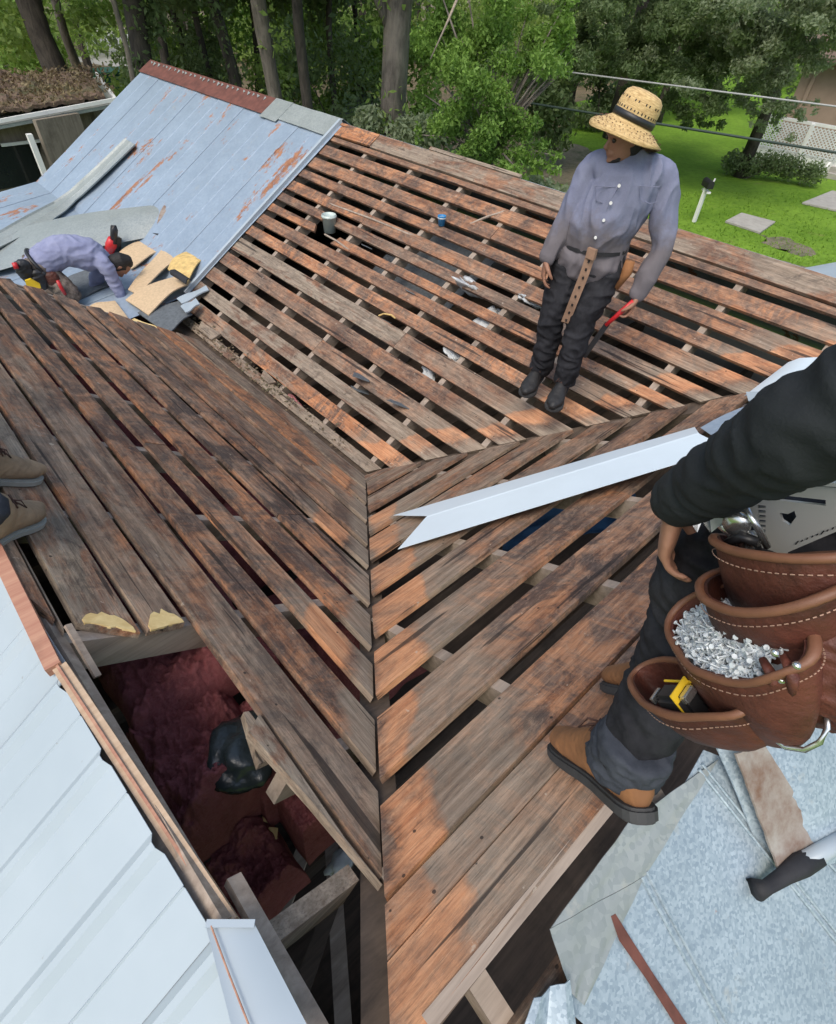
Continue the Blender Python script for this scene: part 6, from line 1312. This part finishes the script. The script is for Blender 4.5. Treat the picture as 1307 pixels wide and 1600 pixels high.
m = MB(); tube_rings(m, [P4(0, -.012, .02), P4(0, -.016, .06), P4(0, -.014, .1)], [(.083, .104), (.078, .095), (.05, .06)], (1, 0, 0), 18); fuse(m, 'hair', 'hair', w4, .007, 2)
m = MB(); limb(m, [pe4+Vector((0, 0, .05)), pe4-Vector((0, 0, .08))], [(.15, .10), (.155, .11)])
limb(m, [pe4, hp1, th1, kn1, lerp(kn1, ank1, .5), ank1+Vector((0, 0, .035))], [.09, .088, .078, .066, .056, .055], (1, 0, 0))
limb(m, [pe4, hp2, kn2, lerp(kn2, ank2, .5), ank2+Vector((0, 0, .035))], [.09, .09, .068, .063, .062], (1, 0, 0))
fuse(m, 'trousers', 'jeans_black', w4, .005, 2, .009, 13, 2, fold=(1, 1, 1.8))
for a_ in (ank1, ank2):
    m = MB(); tube_rings(m, [a_+Vector((0, 0, .085)), a_+Vector((0, 0, .05)), a_+Vector((0, 0, -.005)), a_+Vector((0, 0, -.015))], [(.056, .060), (.060, .064), (.063, .068), (.058, .063)], (1, 0, 0), 18, False); fuse(m, 'rolled_cuff', 'jeans_blue', w4, .004, 2, .006, 22)
m = MB(); limb(m, [pe4-Vector((0, 0, .02)), lerp(pe4, ch4, .5), ch4, nk4], [(.155, .12), (.155, .12), (.17, .12), (.08, .08)])
limb(m, [ch4-Vector((.06, 0, -.05)), sh4, lerp(sh4, el4, .5), el4, lerp(el4, wr4, .5), lerp(el4, wr4, .90)], [.09, .062, .048, .045, .041, .034], (1, 0, 0)); limb(m, [ch4+Vector((.09, 0, .05)), sh5, el5, wr5], [.10, .085, .072, .048], (1, 0, 0))
fuse(m, 'sweatshirt', 'black_sleeve', w4, .005, 2, .006, 16, 8)
m = MB(); dd = (wr4-el4).normalized(); limb(m, [lerp(el4, wr4, .82), lerp(el4, wr4, .99)], [.040, .037], (1, 0, 0)); fuse(m, 'cuff', 'black_sleeve', w4, .004, 2, .0015, 30)
# ---- tool pouches on the near worker
PX = -1.27
tb = thing('tool_pouch', 'reddish brown leather tool pouches with steel hammer loop on the near worker\'s hip', 'tool pouch', np_(1180, 1050, PX))
def pouch(name, cs, depth, bottom, x0=PX, wall=.006, n=30, rim=.0052, nm2='rim', flare=0):
    """open leather bag: rim ellipse from four pixels (left, front, right, back) laid at plane x0; bottom pixel"""
    L_, F_, R_, B_ = cs; C = (L_+R_)*.5; C = (C+(F_+B_)*.5)*.5; a = (R_-L_)*.5; b_ = (F_-B_)*.5
    vs = []; fs = []; K = 7; Bt = Vector(bottom)
    for j in range(K+1):
        t = j/K; sc = (1-.12*t-.45*t**4)
        for k in range(n):
            th = 2*math.pi*k/n; wob = 1+.03*noise.noise(Vector((math.cos(th)*2, math.sin(th)*2, t*3+x0)))
            vs.append(C*(1-t)+Bt*t + (a*math.cos(th)+b_*math.sin(th))*sc*wob)
    for j in range(K):
        for k in range(n): fs.append((j*n+k, j*n+(k+1) % n, (j+1)*n+(k+1) % n, (j+1)*n+k))
    fs.append(tuple(K*n+k for k in range(n)))
    me = MB().add(vs, fs).mesh(name, True); bm = bmesh.new(); bm.from_mesh(me); bmesh.ops.solidify(bm, geom=bm.faces[:], thickness=wall)
    for v in bm.verts: v.co += Vector((noise.noise(v.co*14), noise.noise(v.co*14+Vector((4, 0, 0))), noise.noise(v.co*14+Vector((8, 0, 0)))))*.003
    bm.to_mesh(me); bm.free(); me.polygons.foreach_set('use_smooth', [True]*len(me.polygons)); me.set_sharp_from_angle(angle=1.0)
    o = put(name, me, M['leather'], tb); o.matrix_local = parent_inv(tb)
    def sag(ob):
        for v in ob.data.vertices: v.co += Vector((noise.noise(v.co*11), noise.noise(v.co*11+Vector((4, 0, 0))), noise.noise(v.co*11+Vector((8, 0, 0)))))*.011
    sag(o)
    ring = [C+(a*math.cos(2*math.pi*k/40)+b_*math.sin(2*math.pi*k/40))*1.01 for k in range(41)]
    r_ = MB().tube(ring, rim, 8, False).obj('rolled_rim', M['leather_edge'], o, True); sag(r_)
    m = MB()
    for k in range(80):
        t0 = 2*math.pi*k/80; p0 = C+(a*math.cos(t0)+b_*math.sin(t0))*.99+(Bt-C).normalized()*.016; t1 = t0+.045; p1 = C+(a*math.cos(t1)+b_*math.sin(t1))*.99+(Bt-C).normalized()*.016
        out = (p0-C).normalized()*.012; m.tube([p0+out*.35, p1+out*.35], .0007, 4)
    sag(m.obj('stitching', M['thread'], o))
    return o, C, a, b_
def Q(px, py, x): return np_(px, py, x)
# main pouch (top), nail pouch (middle), tape pouch (bottom)
main, Cm, am, bm_ = pouch('main_pouch', (Q(1126, 842, -1.20), Q(1230, 872, -1.33), Q(1440, 855, -1.20), Q(1235, 832, -1.16)), 0, Q(1290, 1070, -1.22))
mid_, C2, a2, b2 = pouch('middle_pouch', (Q(1103, 915, -1.24), Q(1190, 950, -1.34), Q(1345, 890, -1.26), Q(1210, 872, -1.20)), 0, Q(1215, 1040, -1.25))
nail, C3, a3, b3 = pouch('nail_pouch', (Q(1054, 990, -1.25), Q(1145, 1060, -1.37), Q(1275, 985, -1.30), Q(1122, 918, -1.22)), 0, Q(1190, 1130, -1.27))
tape, C4, a4, b4 = pouch('tape_pouch', (Q(992, 1068, -1.26), Q(1075, 1124, -1.36), Q(1185, 1078, -1.30), Q(1048, 1026, -1.23)), 0, Q(1130, 1150, -1.27))
m = MB()      # pleated back panel with hammer loop
limb(m, [Q(1240, 985, -1.30), Q(1262, 1060, -1.30), Q(1250, 1100, -1.29)], [(.05, .02), (.065, .025), (.045, .015)], (0, 1, 0)); limb(m, [Q(1307, 900, -1.28), Q(1330, 1000, -1.28), Q(1300, 1090, -1.28)], [(.06, .02), (.08, .03), (.06, .02)], (0, 1, 0))
fuse(m, 'holster_panel', 'leather', tb, .004, 2, .0035, 30)
for a_, b_ in (((1192, 1030), (1208, 1085)), ((1225, 1025), (1238, 1090))):
    MB().tube([Q(*a_, -1.345), Q((a_[0]+b_[0])/2+8, (a_[1]+b_[1])/2, -1.36), Q(*b_, -1.345)], [.004, .006, .004], 8).obj('leather_fold', M['leather'], tb, True)
MB().tube([Q(1200, 1108, -1.31), Q(1200, 1130, -1.325), Q(1208, 1152, -1.33), Q(1228, 1168, -1.335), Q(1258, 1172, -1.335), Q(1282, 1160, -1.33), Q(1293, 1138, -1.325), Q(1292, 1108, -1.31)], .0032, 8).obj('hammer_loop', M['steel'], tb, True)
for px, py in ((1222, 1062), (1246, 1040), (1212, 1020)):
    c = Q(px, py, -1.355); bm = bmesh.new(); bmesh.ops.create_uvsphere(bm, u_segments=10, v_segments=6, radius=.0045); me = bpy.data.meshes.new('rivet'); bm.to_mesh(me); bm.free(); o = put('rivet', me, M['steel'], tb); o.location = c-Vector(tb.location)
# nails heap
rr = random.Random(12); m = MB(); n3 = a3.cross(b3).normalized(); n3 = n3 if n3.z > 0 else -n3; dn = (Q(1190, 1130, -1.27)-C3).normalized()
for k in range(760):
    t = rr.random()*6.283; q = rr.random()**.5*(.84 if math.cos(t) < .3 else .66); c = C3+(a3*math.cos(t)+b3*math.sin(t))*q+dn*(.004+.010*q*q)-dn*.010*(1-q)
    d = (a3.normalized()*rr.gauss(0, 1)+b3.normalized()*rr.gauss(0, 1)+n3*rr.gauss(0, .35)).normalized(); L_ = .0125
    m.tube([c-d*L_, c+d*L_], .0011, 5); m.tube([c+d*L_, c+d*(L_+.0018)], .0031, 7)
M['zinc'] = simple('zinc_white_screws', (.62, .66, .68), .45, .0, .35, 60, .05)
o = m.obj('screws', M['zinc']); recenter(o); tag(o, 'heap of white-headed roofing screws filling the middle leather pouch', 'screws', kind='stuff')
m = MB(); m.add([tuple(C3+dn*.026+(a3*math.cos(2*math.pi*k/24)+b3*math.sin(2*math.pi*k/24))*.9) for k in range(24)]+[tuple(C3+dn*.012)], [(k, (k+1) % 24, 24) for k in range(24)])
o = m.obj('plastic_liner', M['plastic'], None, True); recenter(o); tag(o, 'clear plastic liner under the screws in the leather pouch', 'plastic bag')
# tape measure
t = thing('tape_measure', 'black and yellow tape measure sticking out of the lowest leather pouch', 'tape measure', Q(1062, 1092, -1.32))
c = Q(1060, 1092, -1.315); fx = a4.normalized(); fz = -(Q(1120, 1140, -1.27)-C4).normalized(); fy = fz.cross(fx).normalized(); rt_ = Matrix((fx, fy, fz)).transposed()
def bx(off, size, nm, mt): 
    o = MB().box(c+rt_ @ Vector(off), size, rt_).obj(nm, M[mt], t); bm = bmesh.new(); bm.from_mesh(o.data); bmesh.ops.bevel(bm, geom=bm.edges[:], offset=min(size)*.2, segments=2, affect='EDGES'); bm.to_mesh(o.data); bm.free(); return o
bx((0, 0, -.012), (.056, .032, .055), 'case', 'blackplastic'); bx((.018, 0, .006), (.003, .0355, .038), 'yellow_trim', 'tapeyellow'); bx((0, .0165, .0155), (.056, .003, .003), 'yellow_trim', 'tapeyellow')
bx((.027, 0, .010), (.012, .024, .014), 'belt_clip', 'steel'); bx((-.042, 0, .002), (.006, .022, .012), 'blade_hook', 'steel')
# speed square and snips in the main pouch
t = thing('speed_square', 'grey aluminium speed square with cut-out slots standing in the top leather pouch', 'speed square', Q(1240, 820, -1.19))
def sqp(pts, off, nm, mt, x=-1.19, th=.004): return MB().prism([Q(px, py, x+off) for px, py in pts], (th, 0, 0)).obj(nm, M[mt], t)
import itertools
def holed(outer, holes, x, th):
    """flat plate with real openings"""
    cu = bpy.data.curves.new('p', 'CURVE'); cu.dimensions = '2D'; cu.fill_mode = 'BOTH'; cu.extrude = th/2
    for poly in [outer]+holes:
        s = cu.splines.new('POLY'); s.points.add(len(poly)-1); s.use_cyclic_u = True
        for i, (px, py) in enumerate(poly): p = Q(px, py, x); s.points[i].co = (p.y, p.z, 0, 1)
    o = bpy.data.objects.new('p', cu); COL.objects.link(o); dg = bpy.context.evaluated_depsgraph_get(); dg.update(); me = bpy.data.meshes.new_from_object(o.evaluated_get(dg)); bpy.data.objects.remove(o)
    for v in me.vertices: v.co = Vector((x+v.co.z, v.co.x, v.co.y))
    me.materials.clear(); return me
ser = []
for k in range(7): ser += [(1186-0*k, 788+k*7.5), (1198, 789+k*7.5), (1198, 792.5+k*7.5), (1187, 792.5+k*7.5)]
me = holed([(1170, 782), (1250, 757), (1450, 770), (1500, 880), (1200, 880)], [[(1218, 772), (1292, 780), (1292, 789), (1214, 780)], [(1220, 800), (1233, 802), (1243, 797), (1246, 806), (1236, 820), (1224, 812)], ser, [(1232, 862), (1307, 830), (1360, 812), (1400, 860), (1236, 869)]], -1.19, .004)
o = put('plate', me, M['alu'], t); o.matrix_local = parent_inv(t)
sqp([(1236, 851), (1307, 815), (1345, 830), (1340, 880), (1240, 880)], .012, 'back_plate', 'alu')
sqp([(1166, 786), (1250, 757), (1450, 770), (1450, 764), (1248, 751), (1163, 781)], -.012, 'fence', 'alu', th=.026)
m = MB()
for k in range(26):
    px = 1246+k*8; m.box(Q(px, 848-k*3.2, -1.1935), (.0006, .0012, .006 if k % 5 == 0 else .003))
m.obj('graduation', M['blackplastic'], t)
t = thing('bit_holder', 'clear plastic scraper blades beside the sleeve above the top leather pouch', 'blade pack', Q(1095, 810, -1.2))
for k, x0 in enumerate((1072, 1092)):
    MB().prism([Q(x0, 806, -1.21+.01*k), Q(x0+18, 832, -1.21+.01*k), Q(x0+36, 790, -1.19+.01*k), Q(x0+24, 776, -1.19+.01*k)], (.002, 0, 0)).obj('blade', M['steel'], t)
MB().prism([Q(1108, 790, -1.205), Q(1112, 832, -1.205), Q(1165, 790, -1.19), Q(1150, 770, -1.19)], (.002, 0, 0)).obj('clear_sleeve', M['plastic'], t)
t = thing('tin_snips', 'shiny steel snips jutting from the top leather pouch beside the speed square', 'snips', Q(1165, 820, -1.21))
lathe([(.002, -.006), (.014, -.006), (.016, 0), (.014, .006), (.002, .006)], 18).obj('pivot', M['steel'], t, True).matrix_local = parent_inv(t) @ (Matrix.Translation(Q(1152, 818, -1.225)) @ Matrix.Rotation(math.pi/2, 4, 'Y'))
MB().tube([Q(1132, 800, -1.22), Q(1150, 815, -1.22), Q(1165, 845, -1.215), Q(1175, 880, -1.21)], [.006, .009, .008, .007], 8).obj('handle', M['steel'], t, True)
MB().tube([Q(1165, 792, -1.225), Q(1185, 825, -1.225), Q(1200, 855, -1.22)], [.0035, .0045, .004], 8).obj('handle', M['steel'], t, True)
MB().tube([Q(1130, 818, -1.22), Q(1148, 838, -1.22), Q(1175, 838, -1.22), Q(1190, 850, -1.22)], [.008, .006, .008, .006], 8).obj('jaw', M['steel'], t, True)
MB().tube([Q(1136, 850, -1.23), Q(1160, 838, -1.232), Q(1185, 848, -1.23)], [.006, .007, .006], 8).obj('dark_bit', M['blackplastic'], t, True)
